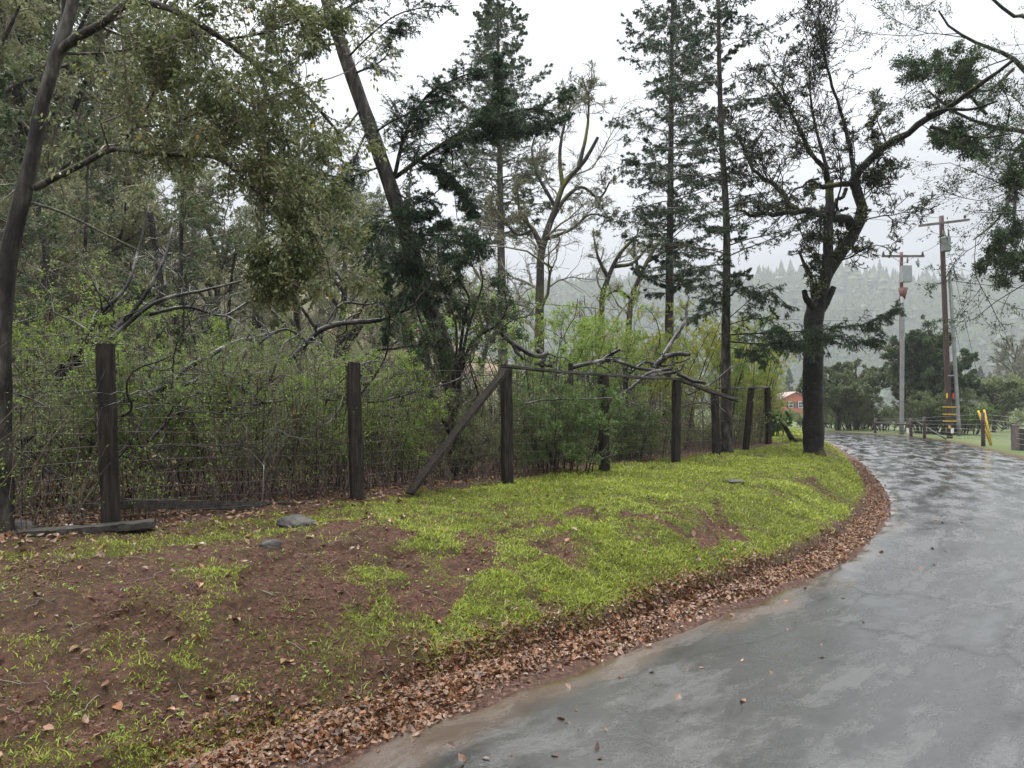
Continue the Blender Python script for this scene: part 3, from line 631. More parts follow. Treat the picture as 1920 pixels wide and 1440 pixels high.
# ------------------------------------------------------------------ trees
class Tree:
    """limbs given as traced 3-D paths; twigs grown from them"""
    def __init__(s, name, label, loc, group=None, cat='tree'):
        s.o = thing(name, label, cat, tuple(loc), group); s.O = np.array(loc, float); s.limbs = []
    def limb(s, pts, r0, r1, K=26, wob=.0):
        if len(pts[0]) == 3 and abs(pts[0][0]) > 60 or True: P = resample(pts, K)
        if wob: P = P + np.cumsum(rng.normal(size=P.shape) * wob, 0) * np.linspace(0, 1, K)[:, None]
        R = np.linspace(r0, r1, K) ** 1.0; s.limbs.append((P, R)); return P, R
    def arr(s, idx=None):
        l = s.limbs if idx is None else [s.limbs[i] for i in idx]; return np.stack([a for a, _ in l]), np.stack([b for _, b in l])
    def part(s, name, mb, mat, smooth=True): return mb.build(name, M[mat] if isinstance(mat, str) else mat, s.o, smooth, s.O) if mb.n else None
def px(l, D=None): return [W(*(p if len(p) == 3 else (*p, D))) for p in l]

def dress(T, spec, leafmat, bark, twigmat='twig', sides=(10, 5, 3), trunk_idx=None, flare=None):
    """spec: list of grow() keyword sets, each level grown from the last; last entry {'leaf':...}"""
    P, R = T.arr(); mb = MB()
    if flare: R = R.copy(); R[0] = R[0] * (1 + flare * np.exp(-np.linspace(0, 1, R.shape[1]) * 18))
    tubes(mb, P, R, sides[0], rough=.07); T.part('trunk', mb, bark)
    cur = (P, R); mb = MB(); lm = MB(); all_ = []
    for i, g in enumerate([g for g in spec if 'leaf' not in g]):
        g = dict(g); src = g.pop('src', None); n = g.pop('n')
        base = cur if src is None else (T.arr(src))
        cur = grow(base[0], base[1], n, **g); tubes(mb, cur[0], cur[1], sides[min(i + 1, 2)]); all_.append(cur)
    T.part('branches', mb, twigmat)
    for l in [g for g in spec if 'leaf' in g]:
        m_ = MB(); kind = l['leaf']; src = all_[l.get('lvl', -1)][0]; keep = l.get('keep', 1)
        if keep < 1: src = src[rng.random(len(src)) < keep]
        if kind == 'needle': needles(m_, src, l['n'], l['size'], l['w'], l.get('ang', 55))
        else:
            p, tn = on(src, l['n'], l.get('t', (.2, 1)), l.get('jit', 0)); leaves(m_, p, l['size'] * rng.uniform(.6, 1.25, len(p)), dirv=tn, asp=l.get('asp', .5), fold=.12, droop=l.get('droop', .2))
        T.part(l.get('name', 'crown'), m_, l.get('mat', leafmat), smooth=False)
    return T

# conifers -----------------------------------------------------------
def conifer(name, label, base, top, r0, nb, blen, start=.25, bark='bark', nmat='needle', nsz=.06, nw=.016, nn=9, lets=9, tw=3, droop=-.12, prof=.75, group=None, az=None, gap=0., bow=None, elev=(50, 85), tip_r=.15, sub=None, Ln0=.7):
    nn = int(nn * 1.6); nw *= 1.35; tw = tw + 1; T = Tree(name, label, base, group); b_, t_ = np.array(base, float), np.array(top, float)
    pts = [b_] + ([np.array(x_) for x_ in bow] if bow else []) + [t_]
    P, R = T.limb(pts, r0, r0 * tip_r, 40); mb = MB(); R = R * (1 + .35 * np.exp(-np.linspace(0, 1, 40) * 25)); tubes(mb, P, R, 10, rough=.05); T.part('trunk', mb, bark)
    Ht = np.linalg.norm(t_ - b_); S = nb; tt = start + (1 - start) * (np.arange(S) + rng.random(S)) / S
    f = tt * 38.99; i = f.astype(int); fr = (f - i)[:, None]; pos = P[i] * (1 - fr) + P[i + 1] * fr
    a = rng.random(S) * 2 * pi if az is None else rng.uniform(az[0], az[1], S)
    el = np.radians(rng.uniform(*elev, S) - 25 * tt); d = np.stack([np.cos(a) * np.sin(el), np.sin(a) * np.sin(el), np.cos(el) * .8 + droop], 1)
    u_ = (tt - start) / (1 - start); L_ = blen * np.minimum(1, (1 - u_) ** prof + .03) * np.minimum(1, .45 + u_ * 3) * rng.uniform(Ln0, 1.15, S)
    if gap: L_ = L_ * np.where(rng.random(S) < gap, .35, 1)
    L_ = L_[:, None]
    K = 9; out = [pos]; dd = nrm(d)
    for k in range(K - 1):
        dd = nrm(dd + V3(0, 0, -.10 + .035 * k) + rng.normal(size=(S, 3)) * .05); pos = pos + dd * L_ / (K - 1); out.append(pos)
    B = np.stack(out, 1); RB = np.maximum(.006, (np.interp(tt, np.linspace(0, 1, 40), R) * .22)[:, None] * np.linspace(1, .2, K)[None])
    mb = MB(); tubes(mb, B, RB, 4)
    b2 = grow(B, RB, lets, t=(.15, 1), ang=(40, 65), Ln=(.22, .42), wig=.08, up=-.10, K=5, rr=.5, flat=.25, taper=.75, rmin=.003)
    tubes(mb, b2[0], b2[1], 3)
    b3 = grow(b2[0], b2[1], tw, t=(.1, 1), ang=(30, 65), Ln=(.3, .6), wig=.1, up=-.25, K=4, rr=.6, flat=.5, taper=.4, rmin=.002)
    tubes(mb, b3[0], b3[1], 3); T.part('branches', mb, 'twig')
    m_ = MB(); needles(m_, b3[0], nn, nsz, nw); needles(m_, b2[0], nn, nsz, nw); T.part('crown', m_, nmat, smooth=False); return T

def gpt(px_, D):  # ground point on the bearing of column px_ at distance D
    x_ = (px_ - 960) / F * D; return V3(x_, D, GH(x_, D))
# central conifer, T3
base = gpt(945, 30); top = W(932, -30, 30)
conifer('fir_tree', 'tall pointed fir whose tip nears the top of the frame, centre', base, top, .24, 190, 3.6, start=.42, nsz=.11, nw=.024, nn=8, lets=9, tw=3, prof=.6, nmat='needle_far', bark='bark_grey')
# two dark firs right of centre, T5 + T6
conifer('fir_tree', 'dark fir with drooping boughs left of the slender straight trunk', gpt(1252, 24), W(1262, -150, 24), .17, 170, 3.1, start=.28, nsz=.085, nw=.020, nn=9, lets=12, tw=3, prof=.5, droop=-.2, gap=.2)
T6 = conifer('fir_tree', 'slender fir trunk rising behind the sixth fence post', gpt(1362, 18.8), W(1343, -260, 18.8), .13, 96, 2.9, start=.24, nsz=.07, nw=.017, nn=9, lets=12, tw=3, prof=.35, droop=-.15, gap=.3,
        bow=[W(1361, 640, 18.8), W(1362, 420, 18.8), W(1350, 180, 18.8)])
def bough(T, paths, r, lets=26, tw=5, nn=10, nsz=.05, nw=.011, up=-.22, ll=(.16, .34), mat='needle', name='bough', flat=.35, ln3=(.35, .6)):
    tw = int(tw * 1.8); nn = int(nn * 1.3); nw *= 1.25; P = np.stack([resample(px(p), 16) for p in paths]); R = np.stack([np.linspace(r, r * .25, 16)] * len(P))
    mb = MB(); tubes(mb, P, R, 6); b2 = grow(P, R, lets, t=(.12, 1), ang=(35, 70), Ln=ll, wig=.1, up=up * .4, K=5, rr=.4, flat=flat, taper=.6, rmin=.003); tubes(mb, b2[0], b2[1], 3)
    b3 = grow(b2[0], b2[1], tw, t=(.1, 1), ang=(30, 60), Ln=ln3, wig=.1, up=up, K=4, rr=.6, flat=.6, taper=.4, rmin=.002); tubes(mb, b3[0], b3[1], 3)
    par = T.part(name, mb, 'bark_black'); m_ = MB(); needles(m_, b3[0], nn, nsz, nw); needles(m_, b2[0], nn, nsz, nw)
    o = m_.build('needles', M[mat], par, False, T.O); return o
# the low bough that crosses in front of the gnarled oak: from the slender fir
bough(T6, [[(1363, 628, 18.8), (1425, 625, 18.3), (1490, 622, 17.9), (1570, 615, 17.4), (1630, 605, 17), (1680, 582, 16.8)],
    [(1363, 640, 18.8), (1430, 645, 18.3), (1490, 640, 17.8), (1560, 635, 17.4), (1640, 640, 17)]], .022, lets=70, tw=6, ll=(.14, .28), nsz=.06, nw=.014, up=-.3)
bough(T6, [[(1363, 600, 18.8), (1410, 560, 18.6), (1440, 545, 18.2), (1480, 575, 17.8)], [(1363, 610, 18.8), (1400, 600, 18.4), (1440, 600, 18), (1500, 650, 17.8)], [(1363, 560, 18.8), (1390, 540, 18.3), (1430, 560, 17.9), (1450, 590, 17.8)], [(1363, 650, 18.8), (1400, 660, 18.3), (1430, 680, 17.8)], [(1363, 540, 18.8), (1330, 560, 18.3), (1300, 600, 18)]], .014, lets=24, tw=5, ll=(.22, .4), nsz=.06, nw=.014, up=-.3)

# leaning fir, T2
T2 = Tree('leaning_fir', 'big fir leaning left behind the second and third fence posts', W(858, 935, 13.2))
g0 = W(862, 905, 13.2); g0[2] = GH(g0[0], g0[1]) - .1
T2.limb([g0] + px([(845, 700), (800, 560), (765, 450), (742, 380), (705, 270), (668, 165), (632, 60), (600, -40), (560, -160)], 13.2), .17, .10, 44)
mb = MB(); tubes(mb, *T2.arr(), 12, rough=.06); T2.part('trunk', mb, 'bark')
# big visible limb up right
bough(T2, [[(742, 332, 13.2), (800, 290, 12.7), (862, 250, 12.2), (905, 232, 11.9), (950, 212, 11.8), (1010, 200, 11.6), (1080, 165, 11.5)],
           [(870, 246, 12.2), (925, 205, 12.0), (943, 170, 11.9), (940, 140, 11.9), (935, 105, 12)],
           [(905, 232, 11.9), (960, 240, 12.4), (1020, 235, 12.6), (1060, 215, 12.7)],
           [(820, 275, 12.5), (880, 255, 12.8), (930, 262, 13)],
           [(780, 300, 12.9), (840, 330, 12.6), (870, 370, 12.4), (890, 400, 12.4)],
           [(740, 330, 13.2), (760, 250, 13), (800, 180, 12.6), (850, 150, 12.4), (900, 130, 12.3)]], .042, lets=64, tw=8, ll=(.13, .28), nn=12, up=-.25)
bough(T2, [[(745, 420, 13.2), (790, 440, 12.6), (850, 440, 12.1), (915, 455, 11.8)], [(750, 440, 13.2), (800, 470, 12.4), (860, 480, 12), (900, 470, 11.8)], [(740, 410, 13.2), (700, 430, 12.6), (660, 450, 12.2), (630, 440, 12)],
           [(742, 400, 13.2), (720, 420, 12.4), (700, 470, 12), (695, 520, 11.8)], [(760, 460, 13.2), (770, 520, 12.5), (780, 560, 12.1)], [(735, 395, 13.2), (770, 400, 12.6), (810, 395, 12.2)],[(770, 470, 13.2), (740, 500, 12.5), (720, 540, 12.1)]], .024, lets=40, tw=6, ll=(.2, .36), nn=11, up=-.3)
bough(T2, [[(700, 250, 13.2), (740, 225, 12.8), (800, 200, 12.4), (845, 195, 12)], [(680, 200, 13.2), (640, 250, 12.8), (600, 290, 12.4), (570, 340, 12.1)], [(720, 310, 13.2), (660, 330, 12.7), (600, 330, 12.3), (540, 340, 12)],
           [(650, 110, 13.2), (690, 70, 12.8), (740, 30, 12.3), (790, 15, 12), (860, 10, 11.8)], [(660, 140, 13.2), (720, 110, 12.8), (740, 60, 12.6), (770, 30, 12.5)], [(640, 80, 13.2), (590, 90, 12.8), (540, 120, 12.4), (500, 150, 12.2)],
           [(620, 30, 13.2), (680, 0, 12.8), (760, -30, 12.4)], [(690, 240, 13.2), (650, 330, 12.7), (620, 390, 12.3)], [(730, 350, 13.2), (780, 380, 12.8), (830, 350, 12.4), (850, 320, 12.3)], [(625, 40, 13.2), (570, 20, 12.7), (520, 30, 12.4)]], .022, lets=30, tw=5, ll=(.15, .3), nn=10, up=-.25)
bough(T2, [[(790, 540, 13.2), (760, 560, 12.6), (735, 590, 12.3), (725, 630, 12.2)], [(800, 580, 13.2), (830, 560, 12.7), (860, 570, 12.4), (880, 600, 12.3)], [(770, 480, 13.2), (800, 520, 12.6), (830, 540, 12.3)], [(820, 640, 13.2), (785, 650, 12.7), (765, 690, 12.4)], [(760, 450, 13.2), (800, 430, 12.8), (850, 410, 12.5)]], .018, lets=34, tw=6, ll=(.2, .4), nn=10, up=-.3)
# dead hanging stem on that limb
mb = MB(); tubes(mb, resample(px([(846, 262, 12.4), (850, 330, 12.4), (853, 370, 12.4), (857, 410, 12.4)]), 10), np.linspace(.014, .006, 10), 5); T2.part('dead_stem', mb, 'bark_black')

# ------------------------------------------------------------------ gnarled oak, T7
O7 = G(1527, 852); D7 = O7[1]
T7 = Tree('gnarled_oak', 'nearly bare gnarled black oak standing where the bank meets the road bend', O7)
ps = lambda l: px([(a, b, D7 + c_) for a, b, c_ in l])
T7.limb([O7 - V3(0, 0, .35), *ps([(1526, 840, 0), (1524, 760, 0), (1525, 690, 0), (1524, 640, 0), (1526, 600, 0), (1531, 568, 0)])], .26, .225, 26)
T7.limb(ps([(1529, 600, 0), (1540, 545, .1), (1556, 500, .2), (1590, 458, .3), (1607, 425, .3), (1617, 390, .3), (1603, 355, .3), (1602, 335, .3), (1612, 318, .2), (1650, 280, 0), (1685, 262, -.3), (1712, 248, -.6), (1728, 222, -.8), (1748, 214, -1), (1800, 190, -1.6), (1860, 140, -2.2), (1900, 110, -2.6)]), .19, .035, 60 and 26)
T7.limb(ps([(1530, 590, 0), (1544, 540, -.2), (1552, 490, -.3), (1553, 420, -.2), (1556, 380, -.1), (1554, 340, 0)]), .15, .10)
T7.limb(ps([(1605, 430, .3), (1590, 415, .1), (1570, 408, -.1), (1548, 404, -.2), (1510, 396, -.5), (1470, 400, -.9), (1420, 402, -1.2), (1380, 396, -1.4)]), .12, .03)
T7.limb(ps([(1500, 398, -.5), (1480, 385, -.4), (1462, 355, -.2), (1440, 340, 0), (1415, 320, .3), (1390, 270, .6), (1375, 240, .8)]), .07, .02)
T7.limb(ps([(1554, 345, 0), (1545, 315, -.2), (1522, 290, -.4), (1500, 245, -.6), (1478, 200, -.7), (1450, 160, -.7), (1420, 140, -.6)]), .07, .015)
T7.limb(ps([(1554, 340, 0), (1546, 300, .2), (1532, 250, .3), (1522, 200, .3), (1518, 150, .4), (1520, 100, .4)]), .055, .012)
T7.limb(ps([(1600, 330, .3), (1596, 290, .4), (1580, 220, .4), (1560, 160, .3), (1545, 100, .2), (1536, 40, .2), (1538, -30, .2)]), .06, .012)
T7.limb(ps([(1603, 345, .3), (1580, 345, .1), (1560, 348, -.2), (1540, 350, -.4), (1520, 338, -.5)]), .08, .05)
T7.limb(ps([(1586, 355, .1), (1580, 370, 0), (1568, 375, -.1), (1572, 395, -.2), (1590, 390, -.1)]), .05, .03)
T7.limb(ps([(1535, 335, -.4), (1515, 340, -.5), (1505, 350, -.6), (1490, 355, -.7), (1480, 372, -.8)]), .035, .012)
T7.limb(ps([(1522, 338, -.4), (1520, 355, -.6), (1522, 362, -.8)]), .03, .015)
T7.limb(ps([(1740, 215, -1), (1775, 205, -1.6), (1820, 205, -2), (1870, 190, -2.5)]), .05, .02)
T7.limb(ps([(1745, 238, -1), (1790, 250, -1.5), (1840, 258, -2), (1900, 250, -2.4)]), .05, .015)
T7.limb(ps([(1526, 560, .1), (1520, 520, .2), (1510, 500, .2), (1498, 470, .3)]), .07, .03)
T7.limb(ps([(1524, 575, -.2), (1512, 560, -.3), (1508, 545, -.4)]), .10, .06)
T7.limb(ps([(1540, 580, 0), (1552, 560, 0), (1560, 545, 0), (1563, 538, 0)]), .12, .07)
T7.limb(ps([(1655, 285, 0), (1660, 265, 0), (1645, 225, .3), (1640, 190, .5)]), .03, .008)
T7.limbs = [(np.array(a_) + np.where(np.arange(26)[:, None] > 0, 1, 0) * np.sin(np.arange(26) * (1.1 + .13 * i_))[:, None] * rng.normal(size=3) * min(.035, r_[0] * .3) * (0 < i_ < 12), r_ * (1 + (.08 if 0 < i_ < 12 else .03) * rng.normal(size=26))) for i_, (a_, r_) in enumerate(T7.limbs)]
P7, R7 = T7.arr()
e_ = grow(P7[[1, 2, 1]], R7[[1, 2, 1]], 9, t=(.15, .8), ang=(40, 80), Ln=(.10, .26), K=26, rr=.13, wig=.13, up=.02, tip=.35)
n7 = len(T7.limbs); T7.limbs += [(a_, b_) for a_, b_ in zip(*e_)]
dd_ = [dict(n=14, src=[4, 5, 6, 7, 3, 11, 4, 5, 6, 7, 17] + list(range(n7, n7 + 27)), t=(.2, 1), ang=(30, 75), Ln=(.2, .55), wig=.32, up=.14, K=8, rr=.27, rmin=.009, tip=.4),
       dict(n=8, t=(.15, 1), ang=(25, 70), Ln=(.3, .6), wig=.3, up=.1, K=6, rr=.6, rmin=.008, tip=.5),
       dict(n=7, t=(.15, 1), ang=(25, 70), Ln=(.3, .6), wig=.3, up=.05, K=5, rr=.6, rmin=.0065, tip=.6),
       dict(leaf='leaf', n=1, size=.075, mat='oakleaf', keep=.22, t=(.6, 1), asp=.5)]
# a fluted, swollen trunk: moss rings where it was pruned
dress(T7, dd_, 'oakleaf', 'bark_black', 'bark_black', sides=(14, 5, 3), flare=.35)

# leafy crown at the right, T8: its own tree rooted outside the frame
O8 = V3(20.5, 19.5, GH(20.5, 19.5))
T8 = Tree('live_oak', 'evergreen oak overhanging the road from the right edge', O8)
T8.limb([O8, O8 + V3(-.2, 0, 3), O8 + V3(-1.0, -.2, 6), O8 + V3(-1.8, -.5, 9)], .35, .16)
T8.limb([O8 + V3(-.8, -.2, 5.6), *px([(1990, 300, 18.5), (1930, 250, 18), (1870, 240, 17.6), (1800, 215, 17.4), (1740, 170, 17.3)])], .16, .02)
T8.limb([O8 + V3(-1.0, -.2, 6.6), *px([(1980, 180, 18.5), (1900, 110, 18), (1830, 80, 17.6), (1780, 50, 17.4), (1760, 20, 17.4)])], .16, .02)
T8.limb([O8 + V3(-.4, 0, 4.6), *px([(1990, 380, 18), (1940, 340, 17.5), (1905, 350, 17), (1880, 400, 16.8), (1850, 430, 16.6), (1825, 450, 16.5)])], .12, .015)
T8.limb([O8 + V3(-1.3, -.3, 7.6), *px([(1970, 60, 18.5), (1900, 30, 18), (1840, -20, 17.8), (1780, -60, 17.8)])], .12, .02)
T8.limb(px([(1905, 350, 17), (1900, 420, 16.9), (1880, 470, 16.7), (1862, 505, 16.6)]), .035, .008)
T8.limb(px([(1950, 340, 17.5), (1960, 430, 17.2), (1930, 500, 17), (1895, 515, 16.9)]), .05, .008)
T8.limb(px([(1870, 240, 17.6), (1830, 265, 17.3), (1790, 280, 17.1), (1770, 270, 17)]), .04, .008)
T8.limb(px([(1930, 250, 18), (1900, 290, 17.6), (1890, 330, 17.4), (1850, 350, 17.2)]), .04, .008)
T8.limb(px([(1850, 215, 17.8), (1790, 150, 17.6), (1750, 135, 17.3), (1700, 128, 17.2)]), .04, .006)
T8.limb(px([(1900, 130, 18), (1850, 170, 17.7), (1800, 150, 17.4), (1770, 100, 17.2)]), .04, .006)
dress(T8, [dict(n=12, src=list(range(1, 11)), t=(.25, 1), ang=(25, 70), Ln=(.22, .45), wig=.2, up=.0, K=7, rr=.35, rmin=.008),
           dict(n=8, t=(.12, 1), ang=(25, 65), Ln=(.35, .65), wig=.22, up=.0, K=5, rr=.6, rmin=.005),
           dict(n=5, t=(.1, 1), ang=(25, 65), Ln=(.4, .7), wig=.2, K=4, rr=.6, rmin=.0035),
           dict(leaf='leaf', n=13, size=.06, mat='oakdark', asp=.5, jit=.04)], 'oakdark', 'bark', 'bark_black')

# ------------------------------------------------------------------ foreground left tree, T1
O1 = gpt(4, 7.0)
T1 = Tree('tan_oak', 'close forked oak whose dark trunk stands at the left edge behind the fallen board', O1)
D1 = 7.0
T1.limb([O1 - V3(0, 0, .2), *px([(4, 960), (0, 800), (2, 640), (14, 500), (40, 380), (62, 290), (78, 200), (105, 110), (130, 30), (150, -60)], D1)], .125, .055, 40)
T1.limbs[0] = (resample(T1.limbs[0][0], 26), np.linspace(.115, .045, 26))
T1.limb(px([(112, 96, 7), (140, 72, 6.9), (190, 45, 6.8), (225, 15, 6.7), (255, 0, 6.7), (340, 25, 6.6), (420, 75, 6.6), (480, 120, 6.6), (560, 165, 6.5), (640, 255, 6.4)]), .042, .012)
T1.limb(px([(66, 352, 7), (110, 330, 6.8), (160, 305, 6.7), (208, 280, 6.6), (260, 285, 6.5), (330, 290, 6.5), (400, 294, 6.4), (440, 320, 6.3), (480, 360, 6.2), (520, 390, 6.2)]), .034, .010)
T1.limb(px([(208, 282, 6.6), (255, 238, 6.6), (280, 190, 6.7), (292, 150, 6.8), (280, 90, 6.9)]), .018, .005)
T1.limb(px([(88, 170, 7), (100, 90, 7.1), (118, 40, 7.2), (120, -20, 7.2)]), .035, .02)
T1.limb(px([(120, 100, 7), (180, 100, 6.8), (260, 90, 6.7), (340, 70, 6.6), (420, 60, 6.5)]), .014, .004)
T1.limb(px([(60, 380, 7), (120, 400, 6.8), (200, 440, 6.6), (280, 480, 6.4), (300, 500, 6.4)]), .016, .005)
T1.limb(px([(255, 238, 6.6), (330, 230, 6.5), (400, 200, 6.4), (460, 230, 6.3)]), .012, .004)
T1.limb(px([(420, 75, 6.6), (500, 60, 6.6), (580, 30, 6.6), (640, 20, 6.7)]), .014, .004)
T1.limb(px([(440, 320, 6.3), (500, 330, 6.2), (560, 400, 6.1), (610, 480, 6.0), (620, 530, 6)]), .012, .004)
T1.limb(px([(480, 120, 6.6), (520, 220, 6.3), (560, 320, 6.2), (600, 400, 6.1)]), .014, .004)
T1.limb(px([(520, 390, 6.2), (530, 440, 6.1), (520, 490, 6), (500, 530, 6)]), .010, .003)
T1.limb(px([(340, 25, 6.6), (400, 120, 6.4), (440, 200, 6.3), (470, 290, 6.2), (490, 350, 6.2)]), .014, .004)
dress(T1, [dict(n=17, src=[1, 2, 7, 8, 9, 10, 11, 12, 3, 5], t=(.15, 1), ang=(30, 85), Ln=(.24, .62), wig=.22, up=-.02, K=7, rr=.4, rmin=.0035),
           dict(n=6, t=(.15, 1), ang=(25, 65), Ln=(.3, .6), wig=.22, up=0, K=5, rr=.6, rmin=.0022),
           dict(n=3, t=(.2, 1), ang=(25, 65), Ln=(.4, .8), wig=.2, up=-.05, K=4, rr=.6, rmin=.0015),
           dict(leaf='leaf', n=11, size=.047, mat='oakleaf', asp=.5, jit=.03, droop=.4),
           dict(leaf='leaf', n=1, size=.05, mat='gold', asp=.6, keep=.06, name='yellow_leaves')], 'oakleaf', 'bark', 'twig')
# live-oak shrub behind the fallen diagonal rail
def bushy(name, label, pts, r0, spec, leafmat, bark='bark_black', group=None, cat='shrub', twig='twig'):
    T = Tree(name, label, pts[0][0], group, cat)
    for P in pts: T.limb(P, r0, r0 * .25, 26)
    return dress(T, spec, leafmat, bark, twig, sides=(6, 4, 3))
def shrub(name, label, px_, D, H, Wd, leafmat, stems=9, lsz=.03, ln=8, r0=.018, group=None, cat='shrub', twig='twig', n1=9, n2=6, n3=0, up=.12, base=None, dz=0, asp=.5, jit=.02, t0=.15, wig=.14, spread=.35):
    b0 = gpt(px_, D) if base is None else np.array(base, float); pts = []
    for i in range(stems):
        a = rng.random() * 2 * pi; q = b0 + V3(cos(a), sin(a), 0) * Wd * spread * rng.random(); q[2] = GH(q[0], q[1]) - .05 + dz
        h = H * rng.uniform(.7, 1.05); rr_ = Wd * .5 * rng.uniform(.2, 1)
        pts.append([q, q + V3(cos(a) * rr_ * .35, sin(a) * rr_ * .35, h * .5), q + V3(cos(a) * rr_, sin(a) * rr_, h)])
    sp = [dict(n=n1, t=(t0, 1), ang=(20, 65), Ln=(.22, .5), wig=wig, up=up, K=6, rr=.5, rmin=.004), dict(n=n2, t=(.15, 1), ang=(25, 65), Ln=(.3, .6), wig=wig, up=up, K=5, rr=.6, rmin=.0025)]
    if n3: sp.append(dict(n=n3, t=(.15, 1), ang=(25, 65), Ln=(.35, .7), wig=wig, up=up * .5, K=4, rr=.6, rmin=.002))
    sp.append(dict(leaf='leaf', n=ln, size=lsz, asp=asp, jit=jit, droop=0.))
    return bushy(name, label, pts, r0, sp, leafmat, group=group, cat=cat, twig=twig)
b0 = gpt(852, 12.2)
bushy('oak_sapling', 'bushy evergreen oak sapling behind the diagonal fallen rail', [
    [b0, *px([(850, 720), (856, 660), (853, 600), (830, 540), (820, 500)], 12.2)],
    [b0 + V3(0, 0, .9), *px([(872, 640), (890, 580), (905, 530), (900, 500)], 12.1)],
    [b0 + V3(0, 0, .8), *px([(820, 660), (795, 620), (780, 570), (775, 520)], 12.0)],
    [b0 + V3(0, 0, 1.2), *px([(880, 650), (930, 610), (950, 580), (945, 545)], 12.0)],
    [b0 + V3(0, 0, .6), *px([(810, 740), (790, 700), (775, 660), (770, 630)], 11.8)],
    [b0 + V3(0, 0, 1.3), *px([(870, 600), (880, 560), (860, 520), (870, 490)], 12.3)]], .045,
    [dict(n=9, t=(.25, 1), ang=(25, 70), Ln=(.2, .45), wig=.15, up=.05, K=6, rr=.4, rmin=.005), dict(n=7, t=(.1, 1), ang=(25, 65), Ln=(.3, .6), wig=.15, K=5, rr=.6, rmin=.003), dict(n=3, t=(.1, 1), ang=(25, 65), Ln=(.35, .7), wig=.15, K=4, rr=.6, rmin=.002),
     dict(leaf='leaf', n=11, size=.042, asp=.6, jit=.02)], 'oakdark')

# coyote brush pushing through the wire
shrub('coyote_brush', 'fresh green bush pressing against the wire right of the third post', 1040, 13.4, 1.5, 1.25, 'coyote', stems=26, lsz=.03, ln=10, n1=10, n2=6, n3=3, asp=.65, t0=.03, spread=.55, up=.02, r0=.012)
shrub('coyote_brush', 'smaller fresh green bush between the fourth and fifth posts', 1195, 16.3, 1.25, 1.0, 'coyote', stems=18, lsz=.033, ln=9, n1=9, n2=6, n3=3, asp=.65, t0=.03, spread=.55, up=.02, r0=.012)
# yellow-green willow thicket
for (p_, D, H, Wd, m_, lb) in [(1010, 17, 3.3, 3.0, 'spring', 'pale green leafy thicket rising behind the third fence post'), (1120, 19, 3.5, 3.2, 'spring', 'feathery light green bush behind the fallen limbs'),
        (1235, 21, 3.5, 3.0, 'yellow', 'yellow-green bush left of the slender fir trunk'), (1335, 23, 3.7, 2.6, 'spring', 'light green bush behind the sixth fence post'),
        (1398, 25, 3.9, 2.4, 'yellow', 'yellowish bush between the slender fir trunk and the fence end'), (1412, 28, 3.2, 1.2, 'spring', 'green shrub drooping past the end of the fence'),
        (1448, 30, 1.2, 1.2, 'coyote', 'dense low shrub beyond the last fence post'), (1190, 24, 4.0, 3.5, 'yellow', 'tall yellow-green bush under the leaning mossy trees')]:
    shrub('willow_bush', lb, p_, D, H, Wd, m_, stems=15, lsz=.045, ln=14, n1=8, n2=6, n3=3, r0=.022, group='light green bushes behind the fence')
# thicket to the left: loose twiggy shrubs, pale spring leaf
k = 0
LBL = ['twiggy pale green shrub just inside the wire at the left edge', 'twiggy green shrub behind the leftmost fence post', 'open leafy shrub between the first two posts, nearer the first', 'open leafy shrub midway between the first two posts',
       'straggly shrub just left of the second fence post', 'straggly shrub right of the second fence post', 'light shrub behind the diagonal rail, low and twiggy', 'pale thicket shrub deeper in behind the leftmost post', 'pale thicket shrub deeper in, midway between the first posts', 'pale thicket shrub deeper in behind the second post']
for (p_, D, H, Wd) in [(60, 8.6, 2.0, 1.8), (230, 9.3, 2.1, 1.9), (350, 9.6, 1.8, 1.9), (470, 10, 1.9, 2.0), (590, 10.8, 1.8, 1.9), (730, 11.4, 1.7, 1.8), (880, 12.8, 1.5, 1.6), (150, 12, 3.0, 3.2), (420, 13, 2.7, 3.4), (650, 14.5, 2.8, 3.2)]:
    shrub('thicket_shrub', LBL[k], p_, D, H, Wd, 'spring' if k % 3 else 'pale', stems=15, lsz=.028 + .0008 * D, ln=6, n1=8, n2=6, n3=3, r0=.009, group='twiggy shrubs inside the fence', wig=.2); k += 1

# undergrowth: thousands of thin upright stems behind the wire
def stems(n, u0, u1, v0, v1, h0, h1, r, mat, name, label, lean=.26, brn=3):
    v = rng.uniform(v0, v1, n); u = u0 + (u1 - u0) * rng.random(n) ** 1.4; x = FA[0] + FD[0] * v + FN[0] * u; y = FA[1] + FD[1] * v + FN[1] * u
    z = GH(x, y) - .03; h = rng.uniform(h0, h1, n) * (.3 + 1.3 * fbm(x, y, .9, 3)); K = 5; d = rng.normal(size=(n, 3)) * lean; d[:, 2] = 1; p = np.stack([x, y, z], 1); out = [p]
    for k in range(K - 1): d = nrm(d + rng.normal(size=d.shape) * .15); p = p + d * h[:, None] / (K - 1); out.append(p)
    P = np.stack(out, 1); R = np.full((n, K), r) * np.linspace(1.3, .6, K)[None]; mb = MB(); tubes(mb, P, R, 3)
    b2 = grow(P, R, brn, t=(.2, 1), ang=(20, 55), Ln=(.15, .4), wig=.15, up=.1, K=4, rr=.6, rmin=.0014); tubes(mb, b2[0], b2[1], 3)
    return mb, P, b2
mb, P, b2 = stems(3600, .12, 3.4, -4.5, 21, .4, 1.7, .0045, 'twig', '', '')
par = tag(mb.build('undergrowth', M['twig']), kind='stuff', label='dense thicket of thin brown stems standing behind the wire')
m_ = MB(); p, tn = on(b2[0][rng.random(len(b2[0])) < .8], 2, (.4, 1)); leaves(m_, p, .03 * rng.uniform(.6, 1.4, len(p)), dirv=tn, asp=.6)
